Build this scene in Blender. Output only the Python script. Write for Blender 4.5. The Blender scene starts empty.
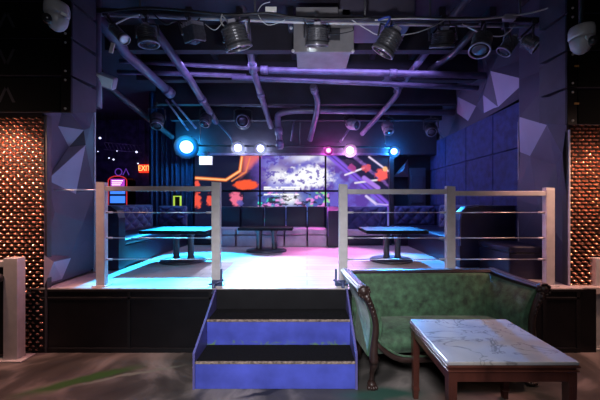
import bpy, bmesh, math, random
from mathutils import Vector, Matrix
from mathutils.geometry import delaunay_2d_cdt
random.seed(7)
SC = bpy.context.scene
COL = SC.collection
PI = math.pi
R = math.radians
H, F, CX, CY = 1.55, 300.0, 307.0, 203.0      # eye height, focal length in pixels, principal point of the photo
SZ = 0.666                                     # stage height

def P(px, py, d):
    return Vector(((px-CX)*d/F, d, H-(py-CY)*d/F))
def X(px, d): return (px-CX)*d/F
def Z(py, d): return H-(py-CY)*d/F

# ------------------------------------------------------------------ materials
def mat(name, col, rough=0.5, metal=0.0, var=0.15, scale=8.0, bump=0.0, emit=None, estr=0.0, spec=0.5, stretch=(1,1,1), bscale=None, sheen=0.0):
    m = bpy.data.materials.new(name); m.use_nodes = True
    nt = m.node_tree; n = nt.nodes; l = nt.links
    b = n['Principled BSDF']
    b.inputs['Roughness'].default_value = rough
    b.inputs['Metallic'].default_value = metal
    b.inputs['Specular IOR Level'].default_value = spec
    if sheen: b.inputs['Sheen Weight'].default_value = sheen
    tc = n.new('ShaderNodeTexCoord'); mp = n.new('ShaderNodeMapping')
    mp.inputs['Scale'].default_value = stretch
    l.new(tc.outputs['Object'], mp.inputs['Vector'])
    nz = n.new('ShaderNodeTexNoise'); nz.inputs['Scale'].default_value = scale; nz.inputs['Detail'].default_value = 5
    l.new(mp.outputs[0], nz.inputs['Vector'])
    cr = n.new('ShaderNodeValToRGB')
    cr.color_ramp.elements[0].position = 0.3; cr.color_ramp.elements[1].position = 0.7
    lo = [max(0, c*(1-var)) for c in col]; hi = [min(1, c*(1+var)) for c in col]
    cr.color_ramp.elements[0].color = (*lo, 1); cr.color_ramp.elements[1].color = (*hi, 1)
    l.new(nz.outputs['Fac'], cr.inputs[0]); l.new(cr.outputs[0], b.inputs['Base Color'])
    if bump:
        nb = n.new('ShaderNodeTexNoise'); nb.inputs['Scale'].default_value = bscale or scale*6; nb.inputs['Detail'].default_value = 4
        l.new(mp.outputs[0], nb.inputs['Vector'])
        bp = n.new('ShaderNodeBump'); bp.inputs['Strength'].default_value = bump; bp.inputs['Distance'].default_value = 0.01
        l.new(nb.outputs['Fac'], bp.inputs['Height']); l.new(bp.outputs[0], b.inputs['Normal'])
    if emit:
        b.inputs['Emission Color'].default_value = (*emit, 1); b.inputs['Emission Strength'].default_value = estr
    return m

M = {}
M['black']     = mat('black_paint', (.008,.008,.010), .55, spec=.2)
M['blackgloss']= mat('black_gloss_paint', (.006,.006,.008), .35, spec=.25)
M['grille']    = mat('speaker_grille', (.0035,.004,.0045), .85, spec=.15, var=.3, scale=200)
M['cabinet']   = mat('speaker_cabinet', (.040,.038,.062), .6)
M['ceiling']   = mat('ceiling_paint', (.016,.013,.026), .75, bump=.2, scale=3, var=.4)
M['header']    = mat('header_paint', (.03,.027,.045), .6)
M['pipe']      = mat('pipe_paint', (.12,.10,.17), .30, var=.3, scale=6)
M['rail']      = mat('rig_pipe_black', (.035,.035,.045), .35)
M['steel']     = mat('railing_grey_metal', (.50,.48,.50), .42, .1, var=.1, scale=12)
M['cable']     = mat('wire_rope', (.6,.6,.65), .3, .9)
M['bracket']   = mat('dark_bracket', (.07,.09,.19), .35, .3)
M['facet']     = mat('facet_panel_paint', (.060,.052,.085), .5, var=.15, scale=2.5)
M['facetlit'] = mat('facet_panel_lit_tone', (.30,.27,.38), .5, var=.1, scale=2.5)  # same panels in a paler colour: light caught by chosen facets, painted in
M['bluewall']  = mat('blue_acoustic_panel', (.022,.030,.125), .8, var=.45, scale=9, bump=.35)
M['curtain']   = mat('curtain_fabric', (.02,.03,.10), .8, scale=20)
M['darkwall']  = mat('dark_wall', (.016,.012,.03), .8)
M['parblack']  = mat('lamp_housing', (.085,.085,.10), .35, .3, var=.25, scale=30)
M['pargrey']   = mat('lamp_grey_housing', (.30,.29,.36), .4, .2)
M['lens']      = mat('lamp_glass', (.06,.06,.08), .08, .3)
M['ring']      = mat('lamp_rim', (.30,.29,.34), .3, .6)
M['white']     = mat('white_plastic', (.75,.75,.72), .45)
M['greyplate'] = mat('grey_metal_plate', (.22,.21,.23), .55, .2, var=.2, scale=5)
M['whitecable']= mat('pale_cable', (.55,.55,.55), .5)
M['darkcable'] = mat('black_cable', (.015,.015,.018), .5)
M['dome']      = mat('camera_housing', (.32,.32,.33), .35)
M['smoked']    = mat('camera_dome', (.02,.02,.022), .08)
M['velvetblue']= mat('blue_velvet', (.028,.035,.15), .6, var=.3, scale=14, sheen=.35)
M['vinyl']     = mat('dark_vinyl', (.012,.012,.035), .38)
M['seatvinyl'] = mat('grey_lilac_vinyl', (.38,.34,.43), .42)
M['tabletop']  = mat('dark_tabletop', (.008,.008,.012), .6, spec=.06)
M['pedestal']  = mat('pedestal_metal', (.05,.05,.07), .35, .3)
M['stepblue']  = mat('blue_step_paint', (.058,.078,.45), .5, var=.25, scale=5, bump=.12)
M['steppurple']= mat('stringer_paint', (.10,.09,.28), .4)
M['tread']     = mat('black_tread_carpet', (.008,.008,.009), .95, var=.4, scale=80, bump=.5, spec=.1)
M['nosing']    = mat('worn_nosing', (.20,.15,.12), .7, var=.7, scale=40)
M['velvet']    = mat('green_velvet', (.032,.080,.040), .7, var=.65, scale=16, bump=.25, bscale=60, sheen=.18)
M['wood']      = mat('dark_carved_wood', (.028,.014,.012), .38, var=.3, scale=20)
M['redwood']   = mat('mahogany_wood', (.065,.019,.013), .32, var=.4, scale=10, stretch=(1,1,.2))
M['neonred']   = mat('red_neon', (.1,0,0), .4, emit=(1,.04,.05), estr=.6)
M['neonblue']  = mat('blue_lit_panel', (.02,.04,.2), .3, emit=(.05,.22,1), estr=1.3)
M['neonpink']  = mat('pink_lit_panel', (.1,.02,.1), .3, emit=(.55,.07,.75), estr=.9)
M['neonviolet']= mat('violet_tube', (.05,.02,.1), .3, emit=(.2,.06,.7), estr=.5)
M['exitred']   = mat('exit_red', (.5,.02,.0), .4, emit=(1,.04,.012), estr=1.0)
M['exitglow']  = mat('exit_letter', (.8,.5,.1), .4, emit=(1,.55,.15), estr=1.6)
M['lime']      = mat('lime_tube', (.3,.4,.02), .4, emit=(.55,.75,.08), estr=.75)
M['warmwhite'] = mat('white_lit_panel', (.8,.8,.75), .4, emit=(1,.88,.72), estr=1.7)
M['sparkle']   = mat('tiny_bulb', (.5,.5,.6), .3, emit=(.7,.7,1), estr=1.8)
M['orangetag'] = mat('orange_tag', (.35,.18,.05), .5)
M['redled']    = mat('red_led', (.3,.05,.02), .3, emit=(1,.12,.04), estr=1.2)
M['bluetape']  = mat('blue_tape', (.03,.06,.35), .45)
M['copper']    = mat('copper_weave', (.62,.33,.23), .22, 1.0, var=.35, scale=9)
M['meshback']  = mat('weave_backing', (.012,.008,.008), .8)
M['edge']      = mat('pale_edge_trim', (.42,.40,.46), .45)
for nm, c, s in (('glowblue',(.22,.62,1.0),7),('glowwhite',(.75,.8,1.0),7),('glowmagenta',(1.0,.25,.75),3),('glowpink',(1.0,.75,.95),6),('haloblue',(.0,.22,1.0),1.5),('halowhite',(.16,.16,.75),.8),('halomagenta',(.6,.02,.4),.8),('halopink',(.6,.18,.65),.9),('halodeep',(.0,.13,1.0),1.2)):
    M[nm] = mat('lens_or_halo_'+nm[4:], (.5,.5,.5), .3, emit=c, estr=s)

for nm in ('haloblue','halowhite','halomagenta','halopink','halodeep'):  # halo colours: lamp glow painted as emission that fades outwards
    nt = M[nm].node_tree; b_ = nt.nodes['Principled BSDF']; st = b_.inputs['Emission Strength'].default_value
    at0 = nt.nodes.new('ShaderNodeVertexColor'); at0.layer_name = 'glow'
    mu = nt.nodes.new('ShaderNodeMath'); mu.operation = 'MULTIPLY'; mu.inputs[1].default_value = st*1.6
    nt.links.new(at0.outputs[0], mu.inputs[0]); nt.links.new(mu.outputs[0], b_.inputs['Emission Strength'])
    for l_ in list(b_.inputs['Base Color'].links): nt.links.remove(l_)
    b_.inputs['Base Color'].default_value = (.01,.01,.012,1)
def stage_mat():
    m = mat('stage_floor_laminate', (.42,.36,.36), .33)
    nt = m.node_tree; n = nt.nodes; l = nt.links; b = n['Principled BSDF']
    tc = n.new('ShaderNodeTexCoord'); br = n.new('ShaderNodeTexBrick')
    br.inputs['Scale'].default_value = 1.0
    br.inputs['Brick Width'].default_value = 1.3; br.inputs['Row Height'].default_value = .19
    br.inputs['Mortar Size'].default_value = .004
    br.inputs['Color1'].default_value = (.50,.44,.43,1); br.inputs['Color2'].default_value = (.40,.35,.35,1); br.inputs['Mortar'].default_value = (.2,.17,.17,1)
    l.new(tc.outputs['Object'], br.inputs['Vector'])
    nz = n.new('ShaderNodeTexNoise'); nz.inputs['Scale'].default_value = 3; nz.inputs['Detail'].default_value = 6
    mp = n.new('ShaderNodeMapping'); mp.inputs['Scale'].default_value = (1,8,1)
    l.new(tc.outputs['Object'], mp.inputs[0]); l.new(mp.outputs[0], nz.inputs['Vector'])
    mx = n.new('ShaderNodeMixRGB'); mx.blend_type = 'OVERLAY'; mx.inputs[0].default_value = .35
    l.new(br.outputs['Color'], mx.inputs[1]); l.new(nz.outputs['Fac'], mx.inputs[2]); l.new(mx.outputs[0], b.inputs['Base Color'])
    return m
M['stage'] = stage_mat()

def floor_mat():
    m = mat('poured_floor', (.07,.065,.06), .42)
    nt = m.node_tree; n = nt.nodes; l = nt.links; b = n['Principled BSDF']
    tc = n.new('ShaderNodeTexCoord')
    wn = n.new('ShaderNodeTexNoise'); wn.inputs['Scale'].default_value = 1.3; wn.inputs['Detail'].default_value = 7; wn.inputs['Distortion'].default_value = 1.6
    l.new(tc.outputs['Object'], wn.inputs['Vector'])
    cr = n.new('ShaderNodeValToRGB'); e = cr.color_ramp.elements
    e[0].position = .32; e[0].color = (.028,.026,.026,1)
    e[1].position = .66; e[1].color = (.21,.185,.175,1)
    k = e.new(.47); k.color = (.055,.051,.048,1)
    k = e.new(.80); k.color = (.03,.03,.03,1)
    l.new(wn.outputs['Fac'], cr.inputs[0])
    # painted green streaks of the poured floor: thin diagonal bands
    sx = n.new('ShaderNodeSeparateXYZ'); l.new(tc.outputs['Object'], sx.inputs[0])
    def math_(op, a, bb=None, v=None):
        q = n.new('ShaderNodeMath'); q.operation = op
        l.new(a, q.inputs[0]) if not isinstance(a, float) else setattr(q.inputs[0], 'default_value', a)
        if bb is not None: l.new(bb, q.inputs[1])
        if v is not None: q.inputs[1].default_value = v
        return q.outputs[0]
    def band(ax, ay, bx, by, w, col, prev, lo, hi):
        L = math.hypot(bx-ax, by-ay); nx, ny = -(by-ay)/L, (bx-ax)/L; tx, ty = (bx-ax)/L, (by-ay)/L
        dd = math_('ADD', math_('MULTIPLY', sx.outputs[0], v=nx), math_('MULTIPLY', sx.outputs[1], v=ny))
        dd = math_('ADD', dd, v=-(nx*ax+ny*ay))
        nz = n.new('ShaderNodeTexNoise'); nz.inputs['Scale'].default_value = 2.2; nz.inputs['Detail'].default_value = 5
        l.new(tc.outputs['Object'], nz.inputs['Vector'])
        dd = math_('ADD', dd, math_('MULTIPLY', math_('ADD', nz.outputs['Fac'], v=-.5), v=.30))
        f = math_('SUBTRACT', 1.0, math_('DIVIDE', math_('ABSOLUTE', dd), v=w)); 
        tt = math_('ADD', math_('ADD', math_('MULTIPLY', sx.outputs[0], v=tx), math_('MULTIPLY', sx.outputs[1], v=ty)), v=-(tx*ax+ty*ay))
        g = math_('SUBTRACT', 1.0, math_('ABSOLUTE', math_('ADD', math_('DIVIDE', tt, v=L*.5), v=-1.0)))
        mul = n.new('ShaderNodeMath'); mul.operation = 'MULTIPLY'; mul.use_clamp = True
        f2 = n.new('ShaderNodeMath'); f2.operation = 'MAXIMUM'; l.new(f, f2.inputs[0]); f2.inputs[1].default_value = 0
        g2 = n.new('ShaderNodeMath'); g2.operation = 'MAXIMUM'; l.new(g, g2.inputs[0]); g2.inputs[1].default_value = 0
        l.new(f2.outputs[0], mul.inputs[0]); l.new(math_('MULTIPLY', g2.outputs[0], v=2.2), mul.inputs[1])
        mx = n.new('ShaderNodeMixRGB'); l.new(mul.outputs[0], mx.inputs[0]); l.new(prev, mx.inputs[1]); mx.inputs[2].default_value = (*col, 1)
        return mx.outputs[0]
    G = lambda px, py: (X(px, H*F/(py-CY)), H*F/(py-CY))
    c = cr.outputs[0]
    c = band(*G(0,400), *G(150,364), .10, (.028,.085,.020), c, 0, 1)
    c = band(*G(55,392), *G(190,362), .035, (.16,.17,.14), c, 0, 1)
    c = band(*G(330,395), *G(430,392), .10, (.03,.075,.06), c, 0, 1)
    c = band(*G(230,399), *G(300,386), .03, (.012,.012,.012), c, 0, 1)
    l.new(c, b.inputs['Base Color'])
    bp = n.new('ShaderNodeBump'); bp.inputs['Strength'].default_value = .12; bp.inputs['Distance'].default_value = .01
    l.new(wn.outputs['Fac'], bp.inputs['Height']); l.new(bp.outputs[0], b.inputs['Normal'])
    return m
M['floor'] = floor_mat()

def marble_mat():
    m = mat('white_veined_marble', (.6,.6,.6), .22)
    nt = m.node_tree; n = nt.nodes; l = nt.links; b = n['Principled BSDF']
    tc = n.new('ShaderNodeTexCoord')
    base = n.new('ShaderNodeTexNoise'); base.inputs['Scale'].default_value = 3.2; base.inputs['Detail'].default_value = 6
    l.new(tc.outputs['Object'], base.inputs['Vector'])
    c1 = n.new('ShaderNodeValToRGB'); c1.color_ramp.elements[0].position = .35; c1.color_ramp.elements[1].position = .68
    c1.color_ramp.elements[0].color = (.24,.24,.27,1); c1.color_ramp.elements[1].color = (.36,.335,.31,1)
    l.new(base.outputs['Fac'], c1.inputs[0])
    v = n.new('ShaderNodeTexNoise'); v.inputs['Scale'].default_value = 2.6; v.inputs['Detail'].default_value = 8; v.inputs['Distortion'].default_value = 1.1
    mp = n.new('ShaderNodeMapping'); mp.inputs['Rotation'].default_value = (0,0,.7); mp.inputs['Scale'].default_value = (1,1.9,1)
    l.new(tc.outputs['Object'], mp.inputs[0]); l.new(mp.outputs[0], v.inputs['Vector'])
    a = n.new('ShaderNodeMath'); a.operation = 'SUBTRACT'; l.new(v.outputs['Fac'], a.inputs[0]); a.inputs[1].default_value = .5
    ab = n.new('ShaderNodeMath'); ab.operation = 'ABSOLUTE'; l.new(a.outputs[0], ab.inputs[0])
    c2 = n.new('ShaderNodeValToRGB'); c2.color_ramp.elements[0].position = 0; c2.color_ramp.elements[1].position = .018
    c2.color_ramp.elements[0].color = (.32,.32,.35,1); c2.color_ramp.elements[1].color = (1,1,1,1)
    l.new(ab.outputs[0], c2.inputs[0])
    mx = n.new('ShaderNodeMixRGB'); mx.blend_type = 'MULTIPLY'; mx.inputs[0].default_value = .75
    l.new(c1.outputs[0], mx.inputs[1]); l.new(c2.outputs[0], mx.inputs[2]); l.new(mx.outputs[0], b.inputs['Base Color'])
    return m
M['marble'] = marble_mat()

def scuffed_blue():
    m = M['stepblue'].copy(); m.name = 'blue_step_paint_with_green_scuffs'
    nt = m.node_tree; n = nt.nodes; l = nt.links; b = n['Principled BSDF']
    src = b.inputs['Base Color'].links[0].from_socket
    tc = n.new('ShaderNodeTexCoord'); nz = n.new('ShaderNodeTexNoise'); nz.inputs['Scale'].default_value = 9; nz.inputs['Detail'].default_value = 10; nz.inputs['Roughness'].default_value = .7; nz.inputs['Distortion'].default_value = .8
    l.new(tc.outputs['Object'], nz.inputs['Vector'])
    gx = n.new('ShaderNodeSeparateXYZ'); l.new(tc.outputs['Object'], gx.inputs[0])
    zr = n.new('ShaderNodeMapRange'); zr.inputs['From Min'].default_value = .34; zr.inputs['From Max'].default_value = .25; zr.inputs['To Min'].default_value = -.25; zr.inputs['To Max'].default_value = .14
    l.new(gx.outputs[2], zr.inputs[0])
    ad = n.new('ShaderNodeMath'); ad.operation = 'ADD'; l.new(nz.outputs['Fac'], ad.inputs[0]); l.new(zr.outputs[0], ad.inputs[1])
    cr = n.new('ShaderNodeValToRGB'); cr.color_ramp.elements[0].position = .635; cr.color_ramp.elements[1].position = .76
    l.new(ad.outputs[0], cr.inputs[0])
    mx = n.new('ShaderNodeMixRGB'); l.new(cr.outputs[0], mx.inputs[0]); l.new(src, mx.inputs[1]); mx.inputs[2].default_value = (.12,.23,.09,1)
    l.new(mx.outputs[0], b.inputs['Base Color'])
    return m
M['stepscuff'] = scuffed_blue()

# ------------------------------------------------------------------ mesh builder
class MB:
    def __init__(s): s.v, s.f, s.sm = [], [], []
    def add(s, vs, fs, smooth=False, xf=None):
        o = len(s.v)
        for p in vs:
            p = Vector(p)
            s.v.append(xf @ p if xf is not None else p)
        for f in fs: s.f.append([i+o for i in f]); s.sm.append(smooth)
        return s
    def box(s, a, b, bev=0.0, xf=None):
        x0,y0,z0 = [min(a[i],b[i]) for i in range(3)]; x1,y1,z1 = [max(a[i],b[i]) for i in range(3)]
        if bev <= 0:
            vs = [(x,y,z) for x in (x0,x1) for y in (y0,y1) for z in (z0,z1)]
            fs = [(0,1,3,2),(4,6,7,5),(0,4,5,1),(2,3,7,6),(0,2,6,4),(1,5,7,3)]
            return s.add(vs, fs, False, xf)
        bm = bmesh.new()
        bmesh.ops.create_cube(bm, size=1)
        for v in bm.verts: v.co = Vector(((x0+x1)/2+v.co.x*(x1-x0), (y0+y1)/2+v.co.y*(y1-y0), (z0+z1)/2+v.co.z*(z1-z0)))
        bev = min(bev, .49*min(x1-x0, y1-y0, z1-z0))
        bmesh.ops.bevel(bm, geom=list(bm.edges), offset=bev, segments=3, profile=.5, affect='EDGES')
        bm.verts.index_update()
        s.add([v.co.copy() for v in bm.verts], [[v.index for v in f.verts] for f in bm.faces], False, xf); bm.free()
        return s
    def prism(s, poly, axis, a, b, xf=None):
        """poly: 2-D points in the plane across axis (x->(y,z), y->(x,z), z->(x,y))"""
        def pt(p, t):
            return {'x':(t,p[0],p[1]), 'y':(p[0],t,p[1]), 'z':(p[0],p[1],t)}[axis]
        n = len(poly)
        vs = [pt(p,a) for p in poly]+[pt(p,b) for p in poly]
        fs = [list(range(n))[::-1], list(range(n,2*n))]+[(i,(i+1)%n,n+(i+1)%n,n+i) for i in range(n)]
        return s.add(vs, fs, False, xf)
    def tube(s, pts, r, n=10, cap=True, xf=None, smooth=True):
        pts = [Vector(p) for p in pts]; rs = r if isinstance(r,(list,tuple)) else [r]*len(pts)
        vs, fs = [], []
        t0 = (pts[1]-pts[0]).normalized()
        up = Vector((0,0,1)) if abs(t0.z) < .9 else Vector((1,0,0))
        nrm = t0.cross(up).normalized()
        for i, p in enumerate(pts):
            t = (pts[min(i+1,len(pts)-1)]-pts[max(i-1,0)]).normalized()
            nrm = (nrm - t*nrm.dot(t))
            nrm = nrm.normalized() if nrm.length > 1e-6 else t.orthogonal().normalized()
            bi = t.cross(nrm)
            for k in range(n):
                a = 2*PI*k/n
                vs.append(p+(nrm*math.cos(a)+bi*math.sin(a))*rs[i])
        for i in range(len(pts)-1):
            for k in range(n):
                fs.append((i*n+k, i*n+(k+1)%n, (i+1)*n+(k+1)%n, (i+1)*n+k))
        s.add(vs, fs, smooth, xf)
        if cap:
            o = len(s.v)-len(vs)
            s.f.append([o+k for k in range(n)][::-1]); s.sm.append(False)
            s.f.append([o+(len(pts)-1)*n+k for k in range(n)]); s.sm.append(False)
        return s
    def lathe(s, prof, n=24, xf=None, smooth=True, cap=True):
        """prof: (r,z) list, round +Z"""
        vs, fs = [], []
        for r, z in prof:
            for k in range(n):
                a = 2*PI*k/n; vs.append((r*math.cos(a), r*math.sin(a), z))
        for i in range(len(prof)-1):
            for k in range(n):
                fs.append((i*n+k, i*n+(k+1)%n, (i+1)*n+(k+1)%n, (i+1)*n+k))
        if cap:
            fs.append([k for k in range(n)][::-1]); fs.append([(len(prof)-1)*n+k for k in range(n)])
        return s.add(vs, fs, smooth, xf)
    def ball(s, c, r, sx=1, sy=1, sz=1, n=12, xf=None):
        c = Vector(c); vs, fs = [], []
        m = n//2
        for i in range(m+1):
            t = PI*i/m
            for k in range(n):
                a = 2*PI*k/n
                vs.append(c+Vector((r*sx*math.sin(t)*math.cos(a), r*sy*math.sin(t)*math.sin(a), r*sz*math.cos(t))))
        for i in range(m):
            for k in range(n): fs.append((i*n+k, (i+1)*n+k, (i+1)*n+(k+1)%n, i*n+(k+1)%n))
        return s.add(vs, fs, True, xf)
    def grid(s, fn, nu, nv, smooth=True, xf=None):
        vs = [fn(i/nu, j/nv) for j in range(nv+1) for i in range(nu+1)]
        fs = [(j*(nu+1)+i, j*(nu+1)+i+1, (j+1)*(nu+1)+i+1, (j+1)*(nu+1)+i) for j in range(nv) for i in range(nu)]
        return s.add(vs, fs, smooth, xf)
    def build(s, name, m, parent=None, world=True):
        off = Vector((0,0,0)); q = parent
        while q is not None and world: off += q.location; q = q.parent
        me = bpy.data.meshes.new(name)
        me.from_pydata([tuple(p-off) for p in s.v], [], s.f)
        for p, sm in zip(me.polygons, s.sm): p.use_smooth = sm
        bm = bmesh.new(); bm.from_mesh(me); bmesh.ops.remove_doubles(bm, verts=bm.verts, dist=1e-6); bmesh.ops.recalc_face_normals(bm, faces=bm.faces); bm.to_mesh(me); bm.free()
        me.materials.append(m)
        o = bpy.data.objects.new(name, me); COL.objects.link(o)
        if parent is not None: o.parent = parent
        return o

def thing(name, label, cat, loc=(0,0,0), group=None):
    o = bpy.data.objects.new(name, None); COL.objects.link(o)
    o.location = loc; o['label'] = label; o['category'] = cat; o.empty_display_size = .1
    if group: o['group'] = group
    return o
def tag(o, label, cat, group=None):
    o['label'] = label; o['category'] = cat
    if group: o['group'] = group
    return o
def struct(name, mb, m, label=None):
    o = mb.build(name, m); o['kind'] = 'structure'
    if label: o['label'] = label
    return o
def dup(root, loc, label=None, group=None):
    r = root.copy(); COL.objects.link(r); r.location = loc
    if label: r['label'] = label
    if group: r['group'] = group
    def rec(src, dst):
        for ch in src.children:
            c = ch.copy(); COL.objects.link(c); c.parent = dst; rec(ch, c)
    rec(root, r)
    return r
def aim(d):
    """rotation that turns +Z onto d"""
    return Vector((0,0,1)).rotation_difference(Vector(d).normalized()).to_matrix().to_4x4()
def at(p, d=(0,0,1)): return Matrix.Translation(Vector(p)) @ aim(d)
def sag(a, b, drop, n=10):
    a, b = Vector(a), Vector(b)
    return [a.lerp(b, i/n)-Vector((0,0,drop*4*(i/n)*(1-i/n))) for i in range(n+1)]

# ------------------------------------------------------------------ the setting
D0 = 3.12                                     # stage front
struct('floor', MB().box((-9,-4.5,-.1),(9,11,0)), M['floor'])
st = MB().box((-8.5,D0+.01,.60),(3.6,9.2,SZ)).box((-2.86,D0-.014,.656),(2.86,D0+.02,SZ-.0005))
struct('floor_stage', st, M['stage'], 'pale wooden stage floor under coloured light')
# stage front
sf = MB().box((-2.86,D0-.008,0),(3.0,D0+.04,.655))
struct('wall_stage_front', sf, M['blackgloss'])
tr = MB().box((-2.86,D0-.018,.628),(-.975,D0+.012,.655), .004).box((.455,D0-.018,.628),(2.86,D0+.012,.655), .004)
struct('trim_1', tr, M['black'])
tr = MB()
for a, b in ((-2.84,-2.80),(-1.86,-1.83),(-1.02,-.985),(.46,.49),(2.44,2.48),(2.79,2.83)):
    tr.box((a,D0-.016,.0),(b,D0+.012,.628), .003)
tr.box((-2.84,D0-.016,.55),(2.83,D0+.012,.575), .003).box((-2.84,D0-.018,.0),(2.83,D0+.012,.05), .003)
struct('trim_2', tr, M['black'])
# ceiling, outer walls
struct('ceiling', MB().box((-9,-4.5,4.1),(9,11,4.2)), M['ceiling'])
struct('wall_rear', MB().box((-3.62,7.0,SZ),(3.6,7.1,4.1)), M['darkwall'])
struct('wall_far', MB().box((-9,9.2,0),(-3.4,9.3,4.1)), mat('dark_damask_wallpaper', (.05,.035,.10), .6, var=.8, scale=5))
struct('wall_left', MB().box((-9.0,-4.5,0),(-8.9,9.3,4.1)), M['darkwall'])
struct('wall_behind', MB().box((-9,-4.6,0),(9,-4.5,4.1)), M['darkwall'])
struct('wall_outer_right', MB().box((8.9,-4.5,0),(9,9.3,4.1)), M['darkwall'])
# soffit over the video wall
struct('wall_soffit', MB().box((-2.9,6.62,Z(154.5,6.62)),(2.86,6.98,4.1)), M['header'])
struct('trim_3', MB().box((-2.55,6.59,Z(155.5,6.6)),(2.0,6.63,Z(153,6.6)),.005), M['pipe'])
# front walls beside the stage, behind the copper weave
struct('wall_front_left', MB().box((-9,3.17,0),(-2.80,3.25,4.1)), M['darkwall'])
struct('wall_front_right', MB().box((2.86,3.30,0),(9,3.38,4.1)), M['darkwall'])
# right stage wall of blue acoustic panels
XR = 2.86
zt = Z(100, 4.0)
bw = MB()
ys = [3.98,4.62,5.4,6.2,6.98]
zs = [SZ, Z(207,4), Z(147,4.0), zt]
for i in range(4):
    for j in range(3):
        bw.box((XR,ys[i]+.008,zs[j]+.008),(XR+.05,ys[i+1]-.008,zs[j+1]-.008), .008)
bw.box((XR+.03,3.98,SZ),(XR+.08,6.98,zt))
struct('wall_right', bw, M['bluewall'], 'blue acoustic panels on the right stage wall')

def facets(name, x, sgn, pts, label, pale=()):
    pts = list(pts); edges = []
    for poly in pale:
        ids = []
        for q in poly: ids.append(len(pts)); pts.append(q)
        edges += [(ids[k], ids[(k+1)%len(ids)]) for k in range(len(ids))]
    """a faceted wall in the plane x: pts (px, py, relief) as seen from the eye, relief towards the stage"""
    d2, rel = [], []
    for px, py, r in pts:
        d = x*F/(px-CX); d2.append(Vector((d, Z(py,d)))); rel.append(r)
    vs, es, fs, ov, oe, of = delaunay_2d_cdt(d2, edges, [], 0, 1e-4)
    mb = MB()
    co = []
    for v, src in zip(vs, ov): co.append(Vector((x+sgn*(rel[src[0]] if src else 0), v.x, v.y)))
    for f in fs: mb.add([co[i] for i in f], [list(range(len(f)))])
    o = struct(name, mb, M['facet'], label)
    o.data.materials.append(M['facetlit'])  # facets that catch light get the paler colour
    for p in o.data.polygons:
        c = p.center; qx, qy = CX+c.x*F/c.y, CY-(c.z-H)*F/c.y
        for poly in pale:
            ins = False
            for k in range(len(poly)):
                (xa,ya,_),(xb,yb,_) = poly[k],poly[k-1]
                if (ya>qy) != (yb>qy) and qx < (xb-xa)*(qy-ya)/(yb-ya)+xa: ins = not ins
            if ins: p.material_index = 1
    return o
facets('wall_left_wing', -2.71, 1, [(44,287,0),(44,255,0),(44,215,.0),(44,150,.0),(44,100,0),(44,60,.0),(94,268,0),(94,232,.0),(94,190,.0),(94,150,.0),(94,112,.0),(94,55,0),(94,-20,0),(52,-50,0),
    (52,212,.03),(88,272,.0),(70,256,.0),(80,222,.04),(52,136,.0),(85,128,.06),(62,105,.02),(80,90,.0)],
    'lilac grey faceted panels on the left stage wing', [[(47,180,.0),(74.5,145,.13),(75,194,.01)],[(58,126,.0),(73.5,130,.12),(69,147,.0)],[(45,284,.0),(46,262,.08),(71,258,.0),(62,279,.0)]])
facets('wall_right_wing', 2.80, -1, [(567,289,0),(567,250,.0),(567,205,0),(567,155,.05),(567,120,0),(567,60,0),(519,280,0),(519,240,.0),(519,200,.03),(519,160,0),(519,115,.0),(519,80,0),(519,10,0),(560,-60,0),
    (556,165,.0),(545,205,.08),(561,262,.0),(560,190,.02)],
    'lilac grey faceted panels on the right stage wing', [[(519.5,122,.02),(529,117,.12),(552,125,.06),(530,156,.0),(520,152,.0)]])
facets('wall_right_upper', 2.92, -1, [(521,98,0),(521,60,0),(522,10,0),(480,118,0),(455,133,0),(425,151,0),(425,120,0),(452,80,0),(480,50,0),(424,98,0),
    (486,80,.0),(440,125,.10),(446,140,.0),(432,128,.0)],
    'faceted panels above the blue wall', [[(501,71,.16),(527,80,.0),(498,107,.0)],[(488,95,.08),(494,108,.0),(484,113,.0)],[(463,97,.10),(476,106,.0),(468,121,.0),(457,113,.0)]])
# rear right pilaster with a small framed panel and a folded facet
pl = MB().box((X(409,6.9),6.86,SZ),(X(425,6.9),7.0,Z(168,6.9)), .01)
pl.box((X(411,6.86),6.84,Z(203,6.86)),(X(423,6.86),6.87,Z(175,6.86)), .008)
struct('trim_4', pl, M['facet'], 'grey lilac pilaster in the rear right corner')
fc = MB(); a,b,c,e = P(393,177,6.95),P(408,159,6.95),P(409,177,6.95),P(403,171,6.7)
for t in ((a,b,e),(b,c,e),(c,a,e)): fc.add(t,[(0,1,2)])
struct('trim_5', fc, M['facetlit'], 'folded triangular panel in the rear right corner')
struct('trim_6', MB().box((X(388.5,6.7),6.62,SZ),(X(393,6.7),6.72,Z(153,6.7)), .005), M['rail'], 'dark jamb at the right end of the video wall')
# edge trims of the wings
struct('trim_7', MB().box((-2.725,D0-.01,SZ),(-2.70,D0+.015,2.45)), M['edge'], 'pale edge strip of the left wing')
struct('trim_8', MB().box((-2.72,3.815,SZ),(-2.70,3.835,3.3)), M['edge'], 'pale rear edge strip of the left wing')
struct('trim_9', MB().box((2.785,3.955,SZ),(2.80,3.965,2.62)), M['edge'], 'pale rear edge strip of the right wing')
struct('trim_10', MB().box((2.795,3.195,SZ),(2.805,3.215,2.33)), M['edge'], 'pale edge strip of the right wing')
# beams
bm_ = MB()
for d, py, h in ((4.3,50,.16),(5.1,80,.2),(5.75,104,.16),(6.35,120,.2)):
    z = Z(py, d); bm_.box((-2.9,d,z),(2.9,d+.12,4.1))
struct('trim_11', bm_, M['ceiling'], 'dark beams across the stage ceiling')
dk = MB()
for k in range(9): dk.box((-2.9+k*.66,3.9,3.98),(-2.82+k*.66,7,4.1))
struct('trim_12', dk, M['header'], 'dark ceiling joists')

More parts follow.
